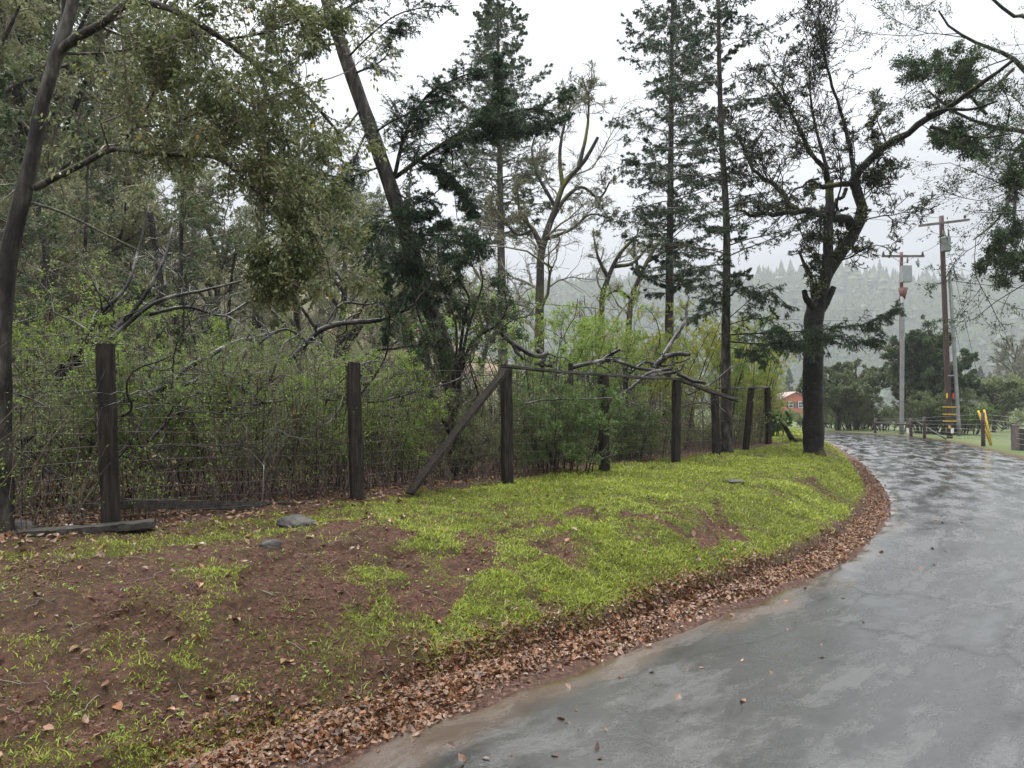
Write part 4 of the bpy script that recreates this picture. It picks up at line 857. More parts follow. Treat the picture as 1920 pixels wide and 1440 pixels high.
p, tn = on(P, 44, (.35, 1), .06); kk = fbm(p[:, 0] * 1.1 + p[:, 2] * 1.7, p[:, 1] * 1.1 - p[:, 2], .42, 3) > .63; p = p[kk]; leaves(m_, p, .028 * rng.uniform(.6, 1.4, len(p)), asp=.6)
m_.build('leaves', M['spring'], par, False)
m_ = MB(); p, tn = on(P[rng.random(len(P)) < .35], 2, (.1, .8), .03); leaves(m_, p, .045 * rng.uniform(.5, 1.4, len(p)), asp=.7, droop=.5); m_.build('dead_leaves', M['litter'], par, False)
# hillside ground cover further up
n = 9000; D = 13 + 26 * rng.random(n); x = (rng.random(n) * .95 - .78) * D; s_ = fence_uv(x, D)[0]; kk = s_ > 3.4; x, D = x[kk], D[kk]; n = len(x)
p0 = np.stack([x, D, GH(x, D)], 1); K = 4; d = rng.normal(size=(n, 3)) * .45; d[:, 2] = 1; h = rng.uniform(.3, 1.3, n)[:, None]; P = np.stack([p0 + nrm(d) * h * k / 3 + rng.normal(size=(n, 3)) * .04 for k in range(4)], 1)
mb = MB(); R = np.full((n, 4), .009) * np.linspace(1.2, .6, 4)[None]; tubes(mb, P, R, 3); b2 = grow(P, R, 5, t=(.2, 1), ang=(20, 65), Ln=(.3, .7), wig=.2, up=.05, K=4, rr=.6, rmin=.004); tubes(mb, b2[0], b2[1], 3)
par = tag(mb.build('brushwood', M['twig_grey']), kind='stuff', label='grey brushwood and low scrub covering the wooded hillside')
m_ = MB(); p, tn = on(b2[0], 5, (.2, 1), .05); leaves(m_, p, .055 * rng.uniform(.6, 1.5, len(p)), asp=.6); m_.build('leaves', M['pale'], par, False)

# ------------------------------------------------------------------ fallen dead trees, wet and black
def fallen(name, label, limbs, sub, mat='dead', n1=5, Ln=(.2, .5)):
    n1 += 3
    o0 = px([limbs[0][0][0]])[0]; T = Tree(name, label, o0, None, 'fallen tree'); mb = MB(); Ps = []; Rs = []
    for pts, r0, r1 in limbs: P, R = T.limb(px(pts), r0, r1, 26, wob=.006)
    P, R = T.arr(); tubes(mb, P, R, 8, cap=True, rough=.12)
    b1 = grow(P, R, n1, t=(.15, 1), ang=(25, 80), Ln=Ln, wig=.42, up=.03, K=10, rr=.42, rmin=.005); tubes(mb, b1[0], b1[1], 5)
    b2 = grow(b1[0], b1[1], 4, t=(.15, 1), ang=(25, 75), Ln=(.25, .6), wig=.42, up=.0, K=7, rr=.55, rmin=.003); tubes(mb, b2[0], b2[1], 3); 
    b3 = grow(b2[0], b2[1], 3, t=(.15, 1), ang=(25, 75), Ln=(.3, .6), wig=.3, up=.0, K=5, rr=.6, rmin=.0022); tubes(mb, b3[0], b3[1], 3); T.part('limbs', mb, mat); return T
fallen('fallen_tree', 'large fallen dead oak with wet black limbs arching behind the first two posts', [
    ([(-40, 900, 9.5), (60, 820, 9.5), (110, 700, 9.4), (180, 640, 9.3), (250, 590, 9.3), (310, 500, 9.4), (330, 430, 9.6)], .055, .018),
    ([(60, 830, 9.3), (100, 720, 9.2), (200, 640, 9.2), (290, 565, 9.3), (380, 540, 9.5), (460, 520, 9.7)], .05, .014),
    ([(150, 660, 9.2), (180, 600, 9.2), (235, 540, 9.3), (260, 470, 9.5), (280, 400, 9.6)], .035, .012),
    ([(30, 900, 8.9), (90, 830, 8.9), (150, 820, 8.9), (230, 850, 9), (300, 870, 9.2), (380, 850, 9.3)], .05, .012),
    ([(220, 760, 9.2), (300, 730, 9.4), (350, 690, 9.6), (400, 660, 9.9), (440, 640, 10.2), (520, 620, 10.6)], .05, .02),
    ([(230, 740, 9.4), (290, 735, 9.6), (330, 725, 9.7), (420, 750, 10.), (480, 760, 10.2), (560, 730, 10.4)], .032, .012),
    ([(350, 690, 9.6), (440, 700, 9.9), (460, 660, 10), (490, 640, 10.1), (535, 618, 10.2), (580, 650, 10.3), (598, 700, 10.3), (590, 760, 10.3)], .026, .010),
    ([(430, 700, 9.8), (470, 740, 9.9), (500, 755, 10), (560, 745, 10.2), (630, 750, 10.4)], .03, .010),
    ([(343, 640, 9.6), (345, 560, 9.6), (340, 520, 9.7), (300, 470, 9.8)], .014, .006),
    ([(280, 590, 9.4), (350, 575, 9.6), (420, 590, 9.9), (470, 560, 10.2), (540, 545, 10.6)], .026, .008)], 'dead', n1=4)
fallen('fallen_tree', 'dead grey tangle of branches between the second and third posts', [
    ([(540, 680, 12), (600, 620, 12.2), (660, 605, 12.4), (720, 600, 12.6), (780, 570, 12.8)], .055, .03),
    ([(600, 625, 12.2), (640, 570, 12.4), (700, 570, 12.6), (710, 540, 12.7)], .03, .01),
    ([(640, 700, 12), (690, 660, 12.2), (740, 650, 12.4), (790, 640, 12.6)], .03, .012),
    ([(680, 720, 11.6), (740, 705, 11.8), (775, 700, 12), (790, 740, 12), (830, 770, 12)], .035, .014),
    ([(560, 760, 11.4), (620, 740, 11.6), (690, 745, 11.8), (760, 780, 12)], .03, .012)], 'dead', n1=5)
fallen('fallen_limb', 'broken black limb with a curled end hanging above the third post', [
    ([(918, 590, 12.6), (940, 625, 12.5), (975, 655, 12.4), (1010, 672, 12.3), (1030, 665, 12.3)], .045, .04),
    ([(1008, 655, 12.3), (1020, 670, 12.3), (1012, 682, 12.3), (1032, 682, 12.2)], .045, .025), ([(940, 620, 12.5), (943, 600, 12.5)], .03, .015), ([(960, 645, 12.4), (970, 660, 12.4), (985, 668, 12.4)], .03, .02)], 'dead', n1=3, Ln=(.3, .8))
fallen('fallen_limb', 'heap of twisted black limbs resting over the top rail behind the fifth post', [
    ([(1070, 690, 15.6), (1110, 680, 15.6), (1150, 676, 15.6), (1200, 690, 15.7), (1260, 695, 15.8)], .05, .03),
    ([(1120, 685, 15.6), (1140, 668, 15.6), (1165, 655, 15.5)], .05, .03),
    ([(1225, 690, 15.9), (1245, 670, 15.9), (1270, 662, 15.9), (1297, 663, 15.8)], .07, .045),
    ([(1200, 710, 15.6), (1240, 700, 15.6), (1275, 690, 15.6), (1283, 675, 15.6)], .05, .025),
    ([(1230, 690, 15.9), (1260, 640, 16.2), (1285, 600, 16.4), (1290, 560, 16.5)], .06, .02),
    ([(1270, 700, 15.6), (1300, 715, 15.5), (1320, 718, 15.4)], .05, .04),
    ([(1130, 760, 15.2), (1180, 730, 15.3), (1215, 700, 15.5), (1260, 690, 15.7)], .05, .03),
    ([(1180, 700, 15.7), (1210, 680, 15.9), (1245, 690, 15.9), (1290, 680, 16)], .035, .015),
    ([(1290, 740, 16.4), (1340, 715, 16.8), (1370, 690, 17), (1395, 680, 17.2)], .03, .01)], 'dead', n1=5, Ln=(.15, .4))
mb = MB(); p = resample([*px([(1466, 790), (1475, 805)], 24.5), G(1486, 826) + zt, G(1497, 828) + zt], 12); tubes(mb, p, np.linspace(.07, .11, 12), 8, cap=True, rough=.15)
tag(mb.build('log', M['bark_black']), 'short black log slanting into the grass past the last fence post', 'log')

# arching bare branches tangled above the undergrowth
n = 340; v = rng.uniform(-4.2, 14, n); u = rng.uniform(.3, 5., n); x = FA[0] + FD[0] * v + FN[0] * u; y = FA[1] + FD[1] * v + FN[1] * u; p = np.stack([x, y, GH(x, y) + rng.uniform(.2, 1.5, n)], 1)
d = rng.normal(size=(n, 3)) * .8; d[:, 2] = rng.uniform(.1, 1.2, n); d = nrm(d); out = [p]; ax_ = nrm(rng.normal(size=(n, 3))); ln_ = rng.uniform(.9, 3.0, n)[:, None]
for k in range(13):
    d = nrm(d + np.cross(ax_, d) * .16 + rng.normal(size=(n, 3)) * .16 + V3(0, 0, -.05)); p = p + d * ln_ / 13; out.append(p)
P = np.stack(out, 1); R = rng.uniform(.008, .024, n)[:, None] * np.linspace(1, .35, 14)[None]; mb = MB(); tubes(mb, P, R, 6, rough=.1)
b1 = grow(P, R, 6, t=(.1, 1), ang=(25, 80), Ln=(.2, .5), wig=.4, up=.02, K=8, rr=.5, rmin=.003); tubes(mb, b1[0], b1[1], 4); b2 = grow(b1[0], b1[1], 5, t=(.1, 1), ang=(25, 75), Ln=(.3, .7), wig=.35, K=6, rr=.6, rmin=.002); tubes(mb, b2[0], b2[1], 3)
tag(mb.build('dead_brush', M['dead']), kind='stuff', label='tangle of wet arching bare branches above the undergrowth')

# ------------------------------------------------------------------ trees beyond the fence
def oak(name, label, base, limbs, r0, leaf, spec=None, bark='bark_moss', group=None, n=(8, 7, 6), lsz=.07, ln=4, twig='twig_grey', rmin=(.012, .008, .006), L1=(.2, .5), up=.08):
    T = Tree(name, label, base, group)
    for l in limbs: T.limb(l[0], l[1], l[2], 26, wob=.01)
    sp = [dict(n=n[0], t=(.3, 1), ang=(25, 75), Ln=L1, wig=.25, up=up, K=8, rr=.4, rmin=rmin[0]), dict(n=n[1], t=(.15, 1), ang=(25, 70), Ln=(.3, .6), wig=.28, up=up, K=6, rr=.6, rmin=rmin[1])]
    if n[2]: sp.append(dict(n=n[2], t=(.15, 1), ang=(25, 70), Ln=(.3, .65), wig=.28, up=0, K=5, rr=.6, rmin=rmin[2]))
    if leaf: sp.append(dict(leaf='leaf', n=ln, size=lsz, asp=.6, jit=.05, mat=leaf))
    return dress(T, sp, leaf, bark, twig, sides=(9, 5, 3))
D = 27; b0 = gpt(1010, D)
oak('mossy_oak', 'bare mossy oak with a wide round crown right of the pointed fir', b0, [
    ([b0, *px([(1012, 520), (1018, 460), (1040, 390), (1060, 340), (1090, 310), (1120, 260)], D)], .24, .06),
    ([*px([(1018, 470), (1000, 430), (975, 400), (968, 350)], D)], .12, .04), ([*px([(1030, 420), (1060, 370), (1090, 350), (1120, 370), (1140, 340)], D)], .09, .03),
    ([*px([(1055, 350), (1050, 290), (1060, 230), (1075, 180)], D)], .09, .02), ([*px([(1085, 315), (1100, 250), (1105, 190), (1095, 150)], D - 1)], .08, .02),
    ([*px([(1040, 385), (1010, 330), (1000, 280), (1010, 240)], D + 1)], .08, .02), ([*px([(1020, 450), (1070, 430), (1110, 400), (1150, 410)], D)], .07, .02), ([*px([(1000, 430), (970, 440), (940, 410), (920, 380)], D)], .06, .02)],
    .2, 'lichen', n=(10, 9, 8), lsz=.05, ln=1, rmin=(.016, .011, .008), L1=(.22, .55))
for (bx, D, pts, lb, lf) in [(1130, 29, [[(1128, 580), (1140, 520), (1165, 470), (1195, 440)], [(1140, 520), (1120, 480), (1110, 440)], [(1150, 500), (1190, 490), (1230, 440)]], 'dark leaning oak stem, left one of the pair under the sky gap', 'pale'),
                             (1172, 31, [[(1180, 590), (1195, 530), (1220, 480), (1250, 440)], [(1200, 520), (1190, 470), (1200, 430)], [(1215, 490), (1250, 470), (1290, 460)], [(1185, 560), (1155, 545), (1130, 560)]], 'leaning mossy oak, right one of the pair under the sky gap', 'lichen')]:
    b0 = gpt(bx, D); oak('leaning_oak', lb, b0, [([b0] + px(pts[0], D), .20, .06)] + [(px(q, D), .09, .02) for q in pts[1:]], .2, lf, n=(7, 6, 5), lsz=.06, ln=3, group='leaning oaks beyond the fence')
def gen_tree(name, label, base, H, cr, leaf, r0=.16, nl=9, lean=(0, 0), n=(7, 6, 4), lsz=.08, ln=6, group=None, low=.35, bark='bark', twig='twig', up=.1, rm=1., sq=.8, fork=1):
    b_ = np.array(base, float) - V3(0, 0, .1); ax = V3(lean[0], lean[1], 1.); T = []
    mid = [b_, b_ + ax * H * .3 + V3(*(rng.normal(size=2) * .03 * H), 0), b_ + ax * H * .55 + V3(*(rng.normal(size=2) * .05 * H), 0), b_ + ax * H * .8]
    T.append((mid, r0, r0 * .3)); P = resample(mid, 26)
    for i in range(nl):
        f = rng.uniform(low, .95); q = P[int(f * 25)]; a = rng.random() * 2 * pi + i; R_ = cr * rng.uniform(.6, 1) * (1 - .35 * max(0, f - .6) / .4); hz = H * (1 - f) * .5 * rng.uniform(.4, 1.1) * sq + .1 * H
        T.append(([q, q + V3(cos(a) * R_ * .5, sin(a) * R_ * .5, hz * .6), q + V3(cos(a) * R_, sin(a) * R_, hz)], r0 * .4, r0 * .1))
    return oak(name, label, b_, T, r0, leaf, bark=bark, group=group, n=n, lsz=lsz, ln=ln, twig=twig, rmin=(.012 * rm, .008 * rm, .006 * rm), up=up)

def copy_tree(T, loc, rz, sc_, label, group=None):
    src = T.o if isinstance(T, Tree) else T; r = src.copy(); COL.objects.link(r); r.location = loc; r.rotation_euler = (0, 0, rz); r.scale = (sc_,) * 3; r['label'] = label
    if group: r['group'] = group
    for ch in src.children: c2 = ch.copy(); COL.objects.link(c2); c2.parent = r
    return r
# wooded hillside on the left
GH_ = 'trees crowded on the hillside'
hp = [gen_tree('hillside_oak', 'pale lichen-hung oak on the wooded hillside', gpt(150, 19), 7.5, 3.0, 'lichen', .15, 10, n=(8, 7, 5), lsz=.06, ln=5, bark='bark', twig='twig_grey', group=GH_),
      gen_tree('hillside_oak', 'green-leaved oak on the wooded hillside', gpt(430, 21), 8, 3.0, 'farleaf', .16, 10, n=(7, 6, 4), lsz=.07, ln=7, group=GH_)]
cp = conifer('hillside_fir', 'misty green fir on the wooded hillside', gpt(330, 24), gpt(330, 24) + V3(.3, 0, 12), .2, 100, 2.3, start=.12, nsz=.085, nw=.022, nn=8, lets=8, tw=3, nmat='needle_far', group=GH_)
sp_ = [(250, 23, 0), (560, 25, 0), (640, 21, 0), (700, 30, 1), (10, 33, 1), (180, 34, 0), (600, 36, 1), (-60, 22, 1), (780, 34, 0), (820, 42, 1), (900, 46, 0), (700, 50, 1), (-100, 30, 0), (-80, 15, 1), (110, 16.5, 0), (30, 18, 0), (190, 20.5, 0), (20, 20, 0), (160, 28, 0), (560, 40, 0), (360, 52, 0), (620, 44, 1), (240, 50, 0), (480, 60, 1), (700, 42, 0), ]
LL = ['pale lichen-hung oak on the wooded hillside', 'green-leaved oak on the wooded hillside']
for (p_, D, k, *z_) in sp_ + [(20, 22, 1, 1.8), (85, 24, 0, 1.8), (135, 27, 1, 1.9), (-30, 20, 0, 1.7), (215, 30, 0, 1.9)]: copy_tree(hp[k], tuple(gpt(p_, D)), rng.random() * 6.3, z_[0] if z_ else rng.uniform(.9, 1.4), LL[k])
for (p_, D) in [(480, 30), (20, 30), (560, 52), (760, 44), (-40, 21), (660, 60)]: copy_tree(cp, tuple(gpt(p_, D)), rng.random() * 6.3, rng.uniform(.8, 1.3), 'misty green fir on the wooded hillside')
# near soft fir saplings at the left edge
for (p_, D, h, lb) in [(-30, 9.6, 5.6, 'soft green young fir at the left edge behind the close trunk'), (330, 13.5, 6.8, 'young fir with feathery boughs behind the oak leaves, between the first posts'), (150, 15.5, 7.5, 'young fir behind the leftmost post, half hidden by fallen limbs')]:
    b0 = gpt(p_, D); conifer('young_fir', lb, b0, b0 + V3(.1, 0, h), .07, 50, 1.7, start=.30, nsz=.06, nw=.010, nn=7, lets=8, tw=3, nmat='needle_far', group='young firs on the left')
# charred trunks on the hillside
mb = None
for (pts, D, r, lb) in [([(300, 520), (290, 450), (282, 400)], 16, .10, 'thick dark broken trunk behind the oak leaves, upper left'), ([(88, 560), (84, 460), (72, 400), (78, 340)], 13, .07, 'thin dark trunk right of the close forked oak')]:
    b0 = gpt(pts[0][0], D); T = Tree('dark_trunk', lb, b0, None, 'trunk'); T.limb([b0 - V3(0, 0, .2)] + px(pts, D), r, r * .6); dress(T, [dict(n=9, t=(.3, 1), ang=(30, 80), Ln=(.2, .5), wig=.25, up=.1, K=7, rr=.35, rmin=.006), dict(n=6, t=(.1, 1), ang=(30, 70), Ln=(.3, .6), wig=.25, K=5, rr=.6, rmin=.004)], None, 'bark_black')

# mid-distance right
gen_tree('round_oak', 'wide round-crowned green oak left of the two utility poles', gpt(1605, 62), 6.3, 3.6, 'farleaf', .25, 16, n=(9, 8, 5), lsz=.14, ln=10, low=.25, rm=1.6, bark='bark')
gen_tree('spreading_oak', 'spreading low-limbed oak just right of the gnarled trunk', gpt(1570, 56), 5.0, 3.2, 'farleaf', .22, 14, n=(9, 8, 5), lsz=.13, ln=9, low=.25, rm=1.6, bark='bark')
gen_tree('tall_oak', 'tall dark evergreen tree behind the brown utility pole', gpt(1745, 52), 8.8, 2.7, 'oakdark', .3, 34, n=(10, 8, 5), lsz=.13, ln=14, low=.08, rm=1.4, bark='bark', sq=.5)
gen_tree('tall_oak', 'olive-green tree standing between the two utility poles', gpt(1700, 56), 8.0, 2.2, 'farleaf', .28, 28, n=(10, 8, 5), lsz=.13, ln=11, low=.15, rm=1.4, bark='bark', sq=.5)
gen_tree('meadow_oak', 'small round green tree at the right edge beyond the wire fence', gpt(1862, 58), 4.6, 2.3, 'farleaf', .16, 12, n=(8, 7, 4), lsz=.12, ln=8, low=.4, rm=1.4, bark='bark')
gen_tree('meadow_oak', 'grey-green tree beyond the yellow marker poles', gpt(1885, 75), 5.8, 3.2, 'pale', .2, 12, n=(8, 7, 4), lsz=.14, ln=6, low=.35, rm=1.6)
gen_tree('bare_tree', 'bare pinkish twiggy tree at the right edge in the mist', gpt(1910, 120), 15, 6, None, .3, 16, n=(9, 8, 6), rm=5, low=.3, twig='twig_grey')
k = 0
for (p_, D, h, w_, m_, lb) in [(1520, 70, 1.5, 4, 'farleaf', 'grey-green bush in front of the red house'), (1560, 68, 1.6, 5, 'pale', 'low tan brush beside the far road bend, left one'), (1610, 66, 1.4, 5, 'pale', 'low tan brush beside the far road bend, middle one'), (1655, 60, 1.7, 4, 'farleaf', 'low dark bush left of the grey pole'),
        (1800, 50, 1.9, 3, 'coyote', 'rounded bush right of the brown pole, behind the wire'), (1725, 50, 2.2, 4, 'farleaf', 'dark bush between the utility poles behind the wire'), (1765, 49, 2.6, 4, 'farleaf', 'dense bush right behind the foot of the brown pole'), (1835, 62, 1.8, 5, 'farleaf', 'olive bush behind the yellow marker tubes'), (1890, 66, 2.2, 6, 'pale', 'pale bush at the right edge under the small meadow tree'), (1600, 58, 2.4, 5, 'farleaf', 'dense dark bush under the wide round oak'), (1440, 60, 5.0, 1.6, 'pale', 'tall grey bush left of the red house'), (1590, 95, 5.5, 5, 'farleaf', 'tree crown behind the gnarled trunk, past the road bend')]:
    shrub('bush', lb, p_, D, h, w_, m_, stems=14, lsz=.11, ln=8, n1=9, n2=6, n3=2, r0=.05, jit=.06, group='bushes past the road bend')
# misty conifers along the meadow and far hills
base_f = conifer('misty_fir', 'small dark conifer fading into the mist across the meadow', gpt(1838, 190), gpt(1838, 190) + V3(0, 0, 12), .3, 90, 3.0, start=.05, nsz=.35, nw=.12, nn=4, lets=7, tw=2, nmat='needle_far', group='misty conifers across the meadow')
for (p_, D, s_) in [(1856, 195, .9), (1872, 200, 1.), (1890, 190, .9), (1912, 185, 1.3), (1935, 180, 1.2), (1700, 210, .8), (1580, 200, .9), (1545, 210, 1.), (1480, 200, 1.), (1430, 180, 1.2), (1400, 200, 1.1)]:
    copy_tree(base_f, tuple(gpt(p_, D)), rng.random() * 6, s_, 'small dark conifer fading into the mist across the meadow')

# hills with their forest
HS = 2.2; hx = np.linspace(-330, 470, 90); hy = np.linspace(230, 470, 40); HX, HY = np.meshgrid(hx, hy)
def hillz(x, y):
    ridge = 66 + 12 * (fbm(x, x * 0 + 3, 90, 3) - .5) * 2 + 4 * np.sin(x / 40)
    z = -3 + ridge * sst(235, 400, y + 25 * (fbm(x, y, 60, 3) - .5)); return z + (fbm(x, y, 25, 3) - .5) * 5
HZ = hillz(HX, HY); i = (np.arange(39)[:, None] * 90 + np.arange(89)[None]).ravel()
hm = pmat('hill_cover', [(.015, .022, .016), (.025, .036, .022), (.04, .05, .03)], .9, (.006, 4))
tag(MB().add(np.stack([HX, HY, HZ], -1).reshape(-1, 3) * HS, quad=np.stack([i, i + 1, i + 91, i + 90], 1)).build('hills', hm), kind='structure')
n = 17000; x = rng.uniform(-300, 450, n); y = rng.uniform(240, 440, n); kk = (fbm(x, y, 40, 3) > .24 + .10 * (x > 150) * (y < 330)); x, y = x[kk], y[kk]; n = len(x); z = hillz(x, y)
h = rng.uniform(3, 8.5, n) * (.6 + .9 * fbm(x, y, 18, 2)) * np.where(rng.random(n) < .10, 1.5, 1); ntier = 7; mb = MB(); r = h * rng.uniform(.16, .42, n)
for t_ in range(ntier):
    f0 = .08 + .9 * t_ / ntier; zz_ = z + h * f0; rr_ = r * (1 - f0) ** .8 + .15; a = np.arange(7) * 2 * pi / 7
    jitr = rng.uniform(.6, 1.25, (n, 7)); an = a[None] + rng.random((n, 1)) * 6
    ring = np.stack([x[:, None] + np.cos(an) * rr_[:, None] * jitr, y[:, None] + np.sin(an) * rr_[:, None] * jitr, zz_[:, None] + rng.normal(size=(n, 7)) * .3], -1)
    apex = np.stack([x, y, zz_ + h * 2.0 / ntier], 1)[:, None]; v = np.concatenate([ring, apex], 1).reshape(-1, 3); b_ = np.arange(n)[:, None] * 8
    mb.add(v, tri=np.concatenate([b_ + [q, (q + 1) % 7, 7] for q in range(7)]))
mb.v = [v_ * HS for v_ in mb.v]
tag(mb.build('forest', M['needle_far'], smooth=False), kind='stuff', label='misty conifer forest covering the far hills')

# ------------------------------------------------------------------ utility poles and wires
def cyl(mb, a, b_, r0, r1=None, sides=14, K=2): P = resample([np.array(a, float), np.array(b_, float)], K); tubes(mb, P, np.linspace(r0, r1 or r0, K), sides, cap=True); return mb
def pt(px_, py, D): return W(px_, py, D)
D = 42.; bp = pt(1781, 823, D); bp[2] = GH(bp[0], bp[1]); tp = pt(1765, 405, D)
P1 = thing('utility_pole', 'tall brown wooden utility pole with yellow bands, nearer the right edge', 'utility pole', tuple(bp), 'utility poles by the road'); O = bp
mb = MB(); cyl(mb, bp - V3(0, 0, .3), tp, .155, .125, K=14); mb.build('pole', M['pole_brown'], P1, origin=O)
ax = nrm(tp - bp)
def onp(f, dx=0, dy=0, b_=None, t_=None): b_ = bp if b_ is None else b_; t_ = tp if t_ is None else t_; return b_ + (t_ - b_) * f + V3(dx, dy, 0)
mb = MB(); box(mb, onp(.965, 0, -.22), (2.9, .10, .13), [[.985, .0, -.12], [0, 1, 0], [.12, 0, .985]]); arm = mb.build('crossarm', M['arm_wood'], P1, origin=O)
for dx in (-1.32, 1.2):
    mb = MB(); c0 = onp(.965, dx, -.22) + V3(0, 0, .06 + dx * .12); cyl(mb, c0, c0 + V3(0, 0, .12), .03); cyl(mb, c0 + V3(0, 0, .10), c0 + V3(0, 0, .24), .075, .05); mb.build('insulator', M['black'], arm, origin=O)
c0 = onp(.865, 0, -.34); mb = MB(); P = np.array([c0 + V3(0, 0, z) for z in (-.40, -.37, -.35, .33, .36, .41, .43)]); tubes(mb, P, np.array([.2, .24, .25, .25, .27, .25, .08]), 20, cap=True)
tr_ = mb.build('transformer', M['metal'], P1, origin=O)
for dx in (-.16, .16): mb = MB(); cyl(mb, c0 + V3(dx, 0, .44), c0 + V3(dx, 0, .80), .05, .035, 8); mb.build('bushing', M['arm_wood'], tr_, origin=O)
mb = MB(); P = resample([onp(.01, .42, -.2) * 1.0, onp(.35, .33, -.2), onp(.62, .28, -.18), onp(.735, .24, -.15)], 12); tubes(mb, P, np.full(12, .10), 10, cap=True)
cd = mb.build('conduit', M['conduit'], P1, origin=O)
for f in (.28, .5):
    mb = MB(); q = P[0] + (P[-1] - P[0]) * f / .75; box(mb, onp(f, .18, -.19), (.5, .05, .06)); mb.build('bracket', M['metal'], P1, origin=O)
for f in (.027 + .05, .108, .14):
    mb = MB(); q = onp(f); box(mb, q + V3(.14, -.225, 0), (.72, .02, .045)); box(mb, q + V3(-.23, 0, 0), (.02, .43, .045)); mb.build('yellow_band', M['yel'], P1, origin=O)
mb = MB(); box(mb, onp(.035, .02, -.23), (.16, .03, .30)); mb.build('white_tag', M['white'], P1, origin=O)
mb = MB(); box(mb, onp(.052, -.13, -.23), (.10, .02, .16)); mb.build('yellow_tag', M['yel'], P1, origin=O)
mb = MB(); box(mb, onp(.19, -.17, -.18), (.06, .05, .28)); mb.build('yellow_reflector', M['yel'], P1, origin=O)
mb = MB(); box(mb, onp(.19, .17, -.19), (.07, .05, .30)); mb.build('red_reflector', M['redp'], P1, origin=O)
mb = MB()
for k in range(4): tubes(mb, resample([onp(.735, .2, -.15), onp(.745 + .01 * k, .5, -.1), onp(.735 - .01 * k, .9, .2), onp(.72, 1.1 + .1 * k, .2)], 10), np.full(10, .018), 4)
mb.build('cable_loops', M['cable'], P1, origin=O)
D2 = 48.; b2_ = pt(1690, 817, D2); b2_[2] = GH(b2_[0], b2_[1]); t2_ = pt(1690, 473, D2)
P2_ = thing('utility_pole', 'slimmer grey-sleeved utility pole with a short crossarm, left of the brown one', 'utility pole', tuple(b2_), 'utility poles by the road'); O = b2_; o2 = lambda f, dx=0, dy=0: onp(f, dx, dy, b2_, t2_)
mb = MB(); cyl(mb, b2_ - V3(0, 0, .3), t2_, .125, .105, K=14); mb.build('pole', M['pole_red'], P2_, origin=O)
mb = MB(); tubes(mb, resample([o2(0, -.10, -.24), o2(.4, -.06, -.23), o2(.76, -.04, -.22)], 10), np.full(10, .125), 12, cap=True); mb.build('conduit', M['conduit'], P2_, origin=O)
mb = MB(); tubes(mb, np.array([o2(.735, 0, -.2), o2(.80, 0, -.2)]), np.array([.12, .30]), 12, cap=True); mb.build('cable_riser', M['pole_red'], P2_, origin=O)
mb = MB(); box(mb, o2(.875, .12, -.34), (.60, .38, 1.05)); tb = mb.build('switch_box', M['metal'], P2_, origin=O)
mb = MB(); cyl(mb, o2(.935, .22, -.34), o2(.965, .22, -.34), .05); mb.build('bushing', M['arm_wood'], tb, origin=O)
mb = MB(); box(mb, o2(.975, 0, -.2), (2.75, .10, .14)); ar = mb.build('crossarm', M['arm_wood'], P2_, origin=O)
for s_ in (-1, 1):
    mb = MB(); cyl(mb, o2(.972, s_ * .75, -.24), o2(.935, s_ * .05, -.20), .02, sides=5); mb.build('brace', M['metal'], P2_, origin=O)
    mb = MB(); cyl(mb, o2(.98, s_ * 1.27, -.2), o2(1.0, s_ * 1.27, -.2), .08, .05, 10); mb.build('insulator', M['black'], ar, origin=O)
mb = MB(); cyl(mb, o2(.965, .98, -.2), o2(.94, .98, -.2), .04); cyl(mb, o2(.95, .85, -.2), o2(.925, .95, -.2), .06); cyl(mb, o2(.95, 1.02, -.2), o2(.915, 1.0, -.2), .06); mb.build('fuse_cutout', M['metal'], P2_, origin=O)
mb = MB(); box(mb, o2(.02, .35, -.1), (.16, .06, .35)); mb.build('white_tag', M['white'], P2_, origin=O)
def wire(a, b_, sag, r, lab, name='power_line'):
    a, b_ = np.array(a), np.array(b_); t = np.linspace(0, 1, 24)[:, None]; p = a * (1 - t) + b_ * t; p[:, 2] -= (4 * t * (1 - t))[:, 0] * sag
    mb = MB(); tubes(mb, p, np.full(24, r), 5); return tag(mb.build(name, M['cable']), lab, 'cable', 'overhead wires')
A0 = onp(.965, -1.32, -.22) + V3(0, 0, .1)
wire(A0, o2(1.0, -1.27, -.2), .1, .011, 'thin wire slanting between the left ends of the two crossarms')
wire(c0 + V3(-.1, 0, .3), o2(1.0, 1.27, -.2), .1, .011, 'thin wire from the transformer can to the short crossarm')
wire(A0, W(1460, 385, 60), .3, .014, 'faint wire leaving the tall pole to the left, above the oak twigs')
wire(onp(.985, 0, -.2), W(1380, 350, 62), .3, .012, 'faint topmost wire leaving the tall pole to the left')
wire(onp(.71, -.1, -.2), W(2040, 545, 38), .15, .022, 'heavy cable running from the brown pole to the right edge')
wire(W(900, 560, 20), W(1700, 600, 47), .25, .012, 'long low wire crossing behind the slender fir trunk')
wire(onp(.93, .1, -.1), pt(1842, 745, 45), .0, .012, 'guy wire slanting from the pole head down to the right', 'guy_wire')
wire(onp(.62, .2, -.1), pt(1818, 735, 44), .0, .009, 'shorter guy wire close beside the brown pole', 'guy_wire')

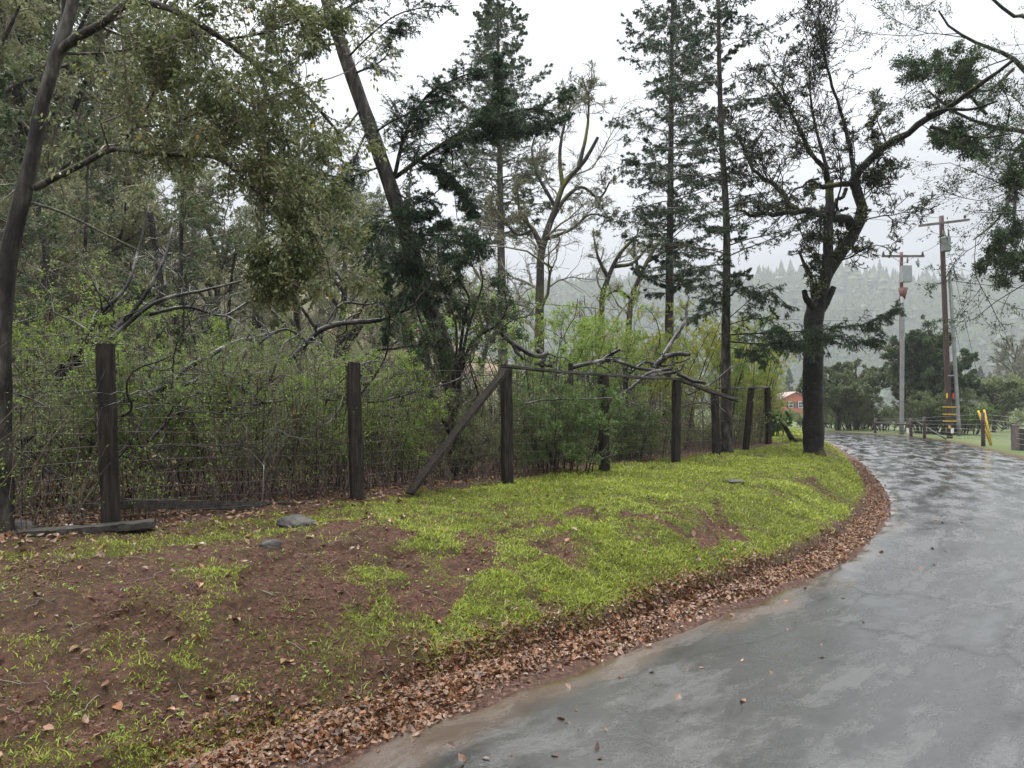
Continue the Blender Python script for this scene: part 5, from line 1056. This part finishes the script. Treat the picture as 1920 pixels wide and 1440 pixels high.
# yellow guy markers, roadside wire fence, rail, cabinet
for (a, b_, D, lb) in [((1834, 770), (1858, 838), 34.5, 'yellow plastic marker tube, left one, beside the fence post'), ((1845, 768), (1859, 834), 35.2, 'yellow plastic marker tube, right one and taller')]:
    mb = MB(); q = pt(*b_, D); q[2] = GH(q[0], q[1]); cyl(mb, q, pt(*a, D), .045, sides=8); tag(mb.build('marker_tube', M['yel']), lb, 'marker', 'yellow guy wire markers')
rf = thing('roadside_fence', 'low wire fence with brown posts along the far side of the road', 'fence', tuple(gpt(1730, 41))); O = np.array(rf.location); fp = []
for (x_, D, h) in [(1640, 50, 1.0), (1707, 45, 1.15), (1732, 43, 1.25), (1842, 34, 1.55), (1935, 29.5, 1.4)]:
    q = gpt(x_, D); mb = MB(); cyl(mb, q - V3(0, 0, .2), q + V3(0, 0, h), .09, .08, 8, 4); mb.build('post', M['pole_brown'], rf, origin=O); fp.append((q, h))
mb = MB()
for (q, h), (q2, h2) in zip(fp[:-1], fp[1:]):
    for f in (.2, .35, .5, .65, .8, .95): tubes(mb, resample([q + V3(0, 0, h * f), q2 + V3(0, 0, h2 * f)], 4), np.full(4, .008), 3)
mb.build('wires', M['conduit'], rf, origin=O)
mb = MB(); cyl(mb, fp[0][0] + V3(0, -.1, .7), fp[1][0] + V3(0, -.1, .75), .05, sides=7); cyl(mb, fp[1][0] + V3(0, -.1, 1.), fp[2][0] + V3(0, -.1, 1.), .05, sides=7); mb.build('rail', M['rail'], rf, origin=O)
mb = MB(); cyl(mb, fp[1][0] + V3(.3, -.1, .95), gpt(1772, 40) + V3(0, 0, .1), .05, sides=7); mb.build('brace', M['rail'], rf, origin=O)
q = gpt(1917, 31); cb = thing('meter_cabinet', 'dark box in a pale frame at the right edge beside the road', 'cabinet', tuple(q)); O = q
mb = MB(); box(mb, q + V3(0, 0, .45), (.62, .4, .9)); mb.build('box', M['black'], cb, origin=O)
mb = MB(); box(mb, q + V3(-.35, -.02, .5), (.06, .46, 1.)); box(mb, q + V3(.35, -.02, .5), (.06, .46, 1.)); box(mb, q + V3(0, -.02, 1.03), (.80, .5, .06)); mb.build('frame', M['arm_wood'], cb, origin=O)
q = gpt(1652, 57); mb = MB(); cyl(mb, q - V3(0, 0, .05), q + V3(0, 0, .45), .05, sides=8); tag(mb.build('white_marker', M['white']), 'tiny white marker stub on the verge at the far road bend', 'marker')

# red house
hb = gpt(1492, 150); hb[2] = W(1492, 772, 150)[2]; hs = thing('red_house', 'red gabled house with white windows seen past the end of the fence', 'house', tuple(hb)); O = hb
hw, hh, hd = 5.6, 3.3, 7.; z0 = hb[2] - 2.5; X0, Y0 = hb[0], hb[1]
mb = MB(); v = [(-hw / 2, 0, 0), (hw / 2, 0, 0), (hw / 2, 0, 2.5 + 2.6), (0, 0, 2.5 + 3.9), (-hw / 2, 0, 2.5 + 2.6)]; v2 = [(a, hd, c_) for a, _, c_ in v]
mb.add(np.array(v + v2) + V3(X0, Y0, z0), tri=[(2, 3, 4), (7, 9, 8)], quad=[(0, 1, 2, 4), (6, 5, 9, 7), (1, 6, 7, 2), (5, 0, 4, 9)]); mb.build('wall', M['housered'], hs, False, O)
for s_ in (-1, 1):
    mb = MB(); a = V3(X0, Y0 - .4, z0 + 6.46); b_ = V3(X0 + s_ * (hw / 2 + .4), Y0 - .4, z0 + 4.93); y_ = V3(0, hd + .8, 0); u_ = V3(0, 0, .14)
    mb.add([a, b_, b_ + y_, a + y_, a + u_, b_ + u_, b_ + y_ + u_, a + y_ + u_], quad=[(0, 1, 2, 3), (4, 7, 6, 5), (0, 4, 5, 1), (3, 2, 6, 7), (1, 5, 6, 2), (0, 3, 7, 4)]); mb.build('roof', M['roof'], hs, False, O)
for dx in (-1.0, .95):
    mb = MB(); box(mb, V3(X0 + dx, Y0 - .03, z0 + 3.9), (.95, .06, 1.3)); wf = mb.build('window', M['white'], hs, False, O)
    mb = MB(); box(mb, V3(X0 + dx, Y0 - .07, z0 + 4.2), (.75, .03, .5)); box(mb, V3(X0 + dx, Y0 - .07, z0 + 3.6), (.75, .03, .5)); mb.build('pane', M['glass'], wf, False, O)
    for e_ in (-1, 1): mb = MB(); box(mb, V3(X0 + dx + e_ * .68, Y0 - .04, z0 + 3.9), (.34, .08, 1.3)); mb.build('shutter', M['black'], hs, False, O)

# ------------------------------------------------------------------ the misty air
hz = MB(); box(hz, (0, 420, 86), (2600, 1640, 200)); hm_ = bpy.data.materials.new('haze'); hm_.use_nodes = True; t = hm_.node_tree; t.nodes.clear()
out = N(t, 'ShaderNodeOutputMaterial'); pv = N(t, 'ShaderNodeVolumePrincipled'); pv.inputs['Color'].default_value = (.48, .495, .53, 1); pv.inputs['Density'].default_value = .0009; pv.inputs['Anisotropy'].default_value = .2
L(t, pv.outputs[0], out.inputs['Volume']); HZO = hz.build('haze', hm_, smooth=False); tag(HZO, kind='stuff')
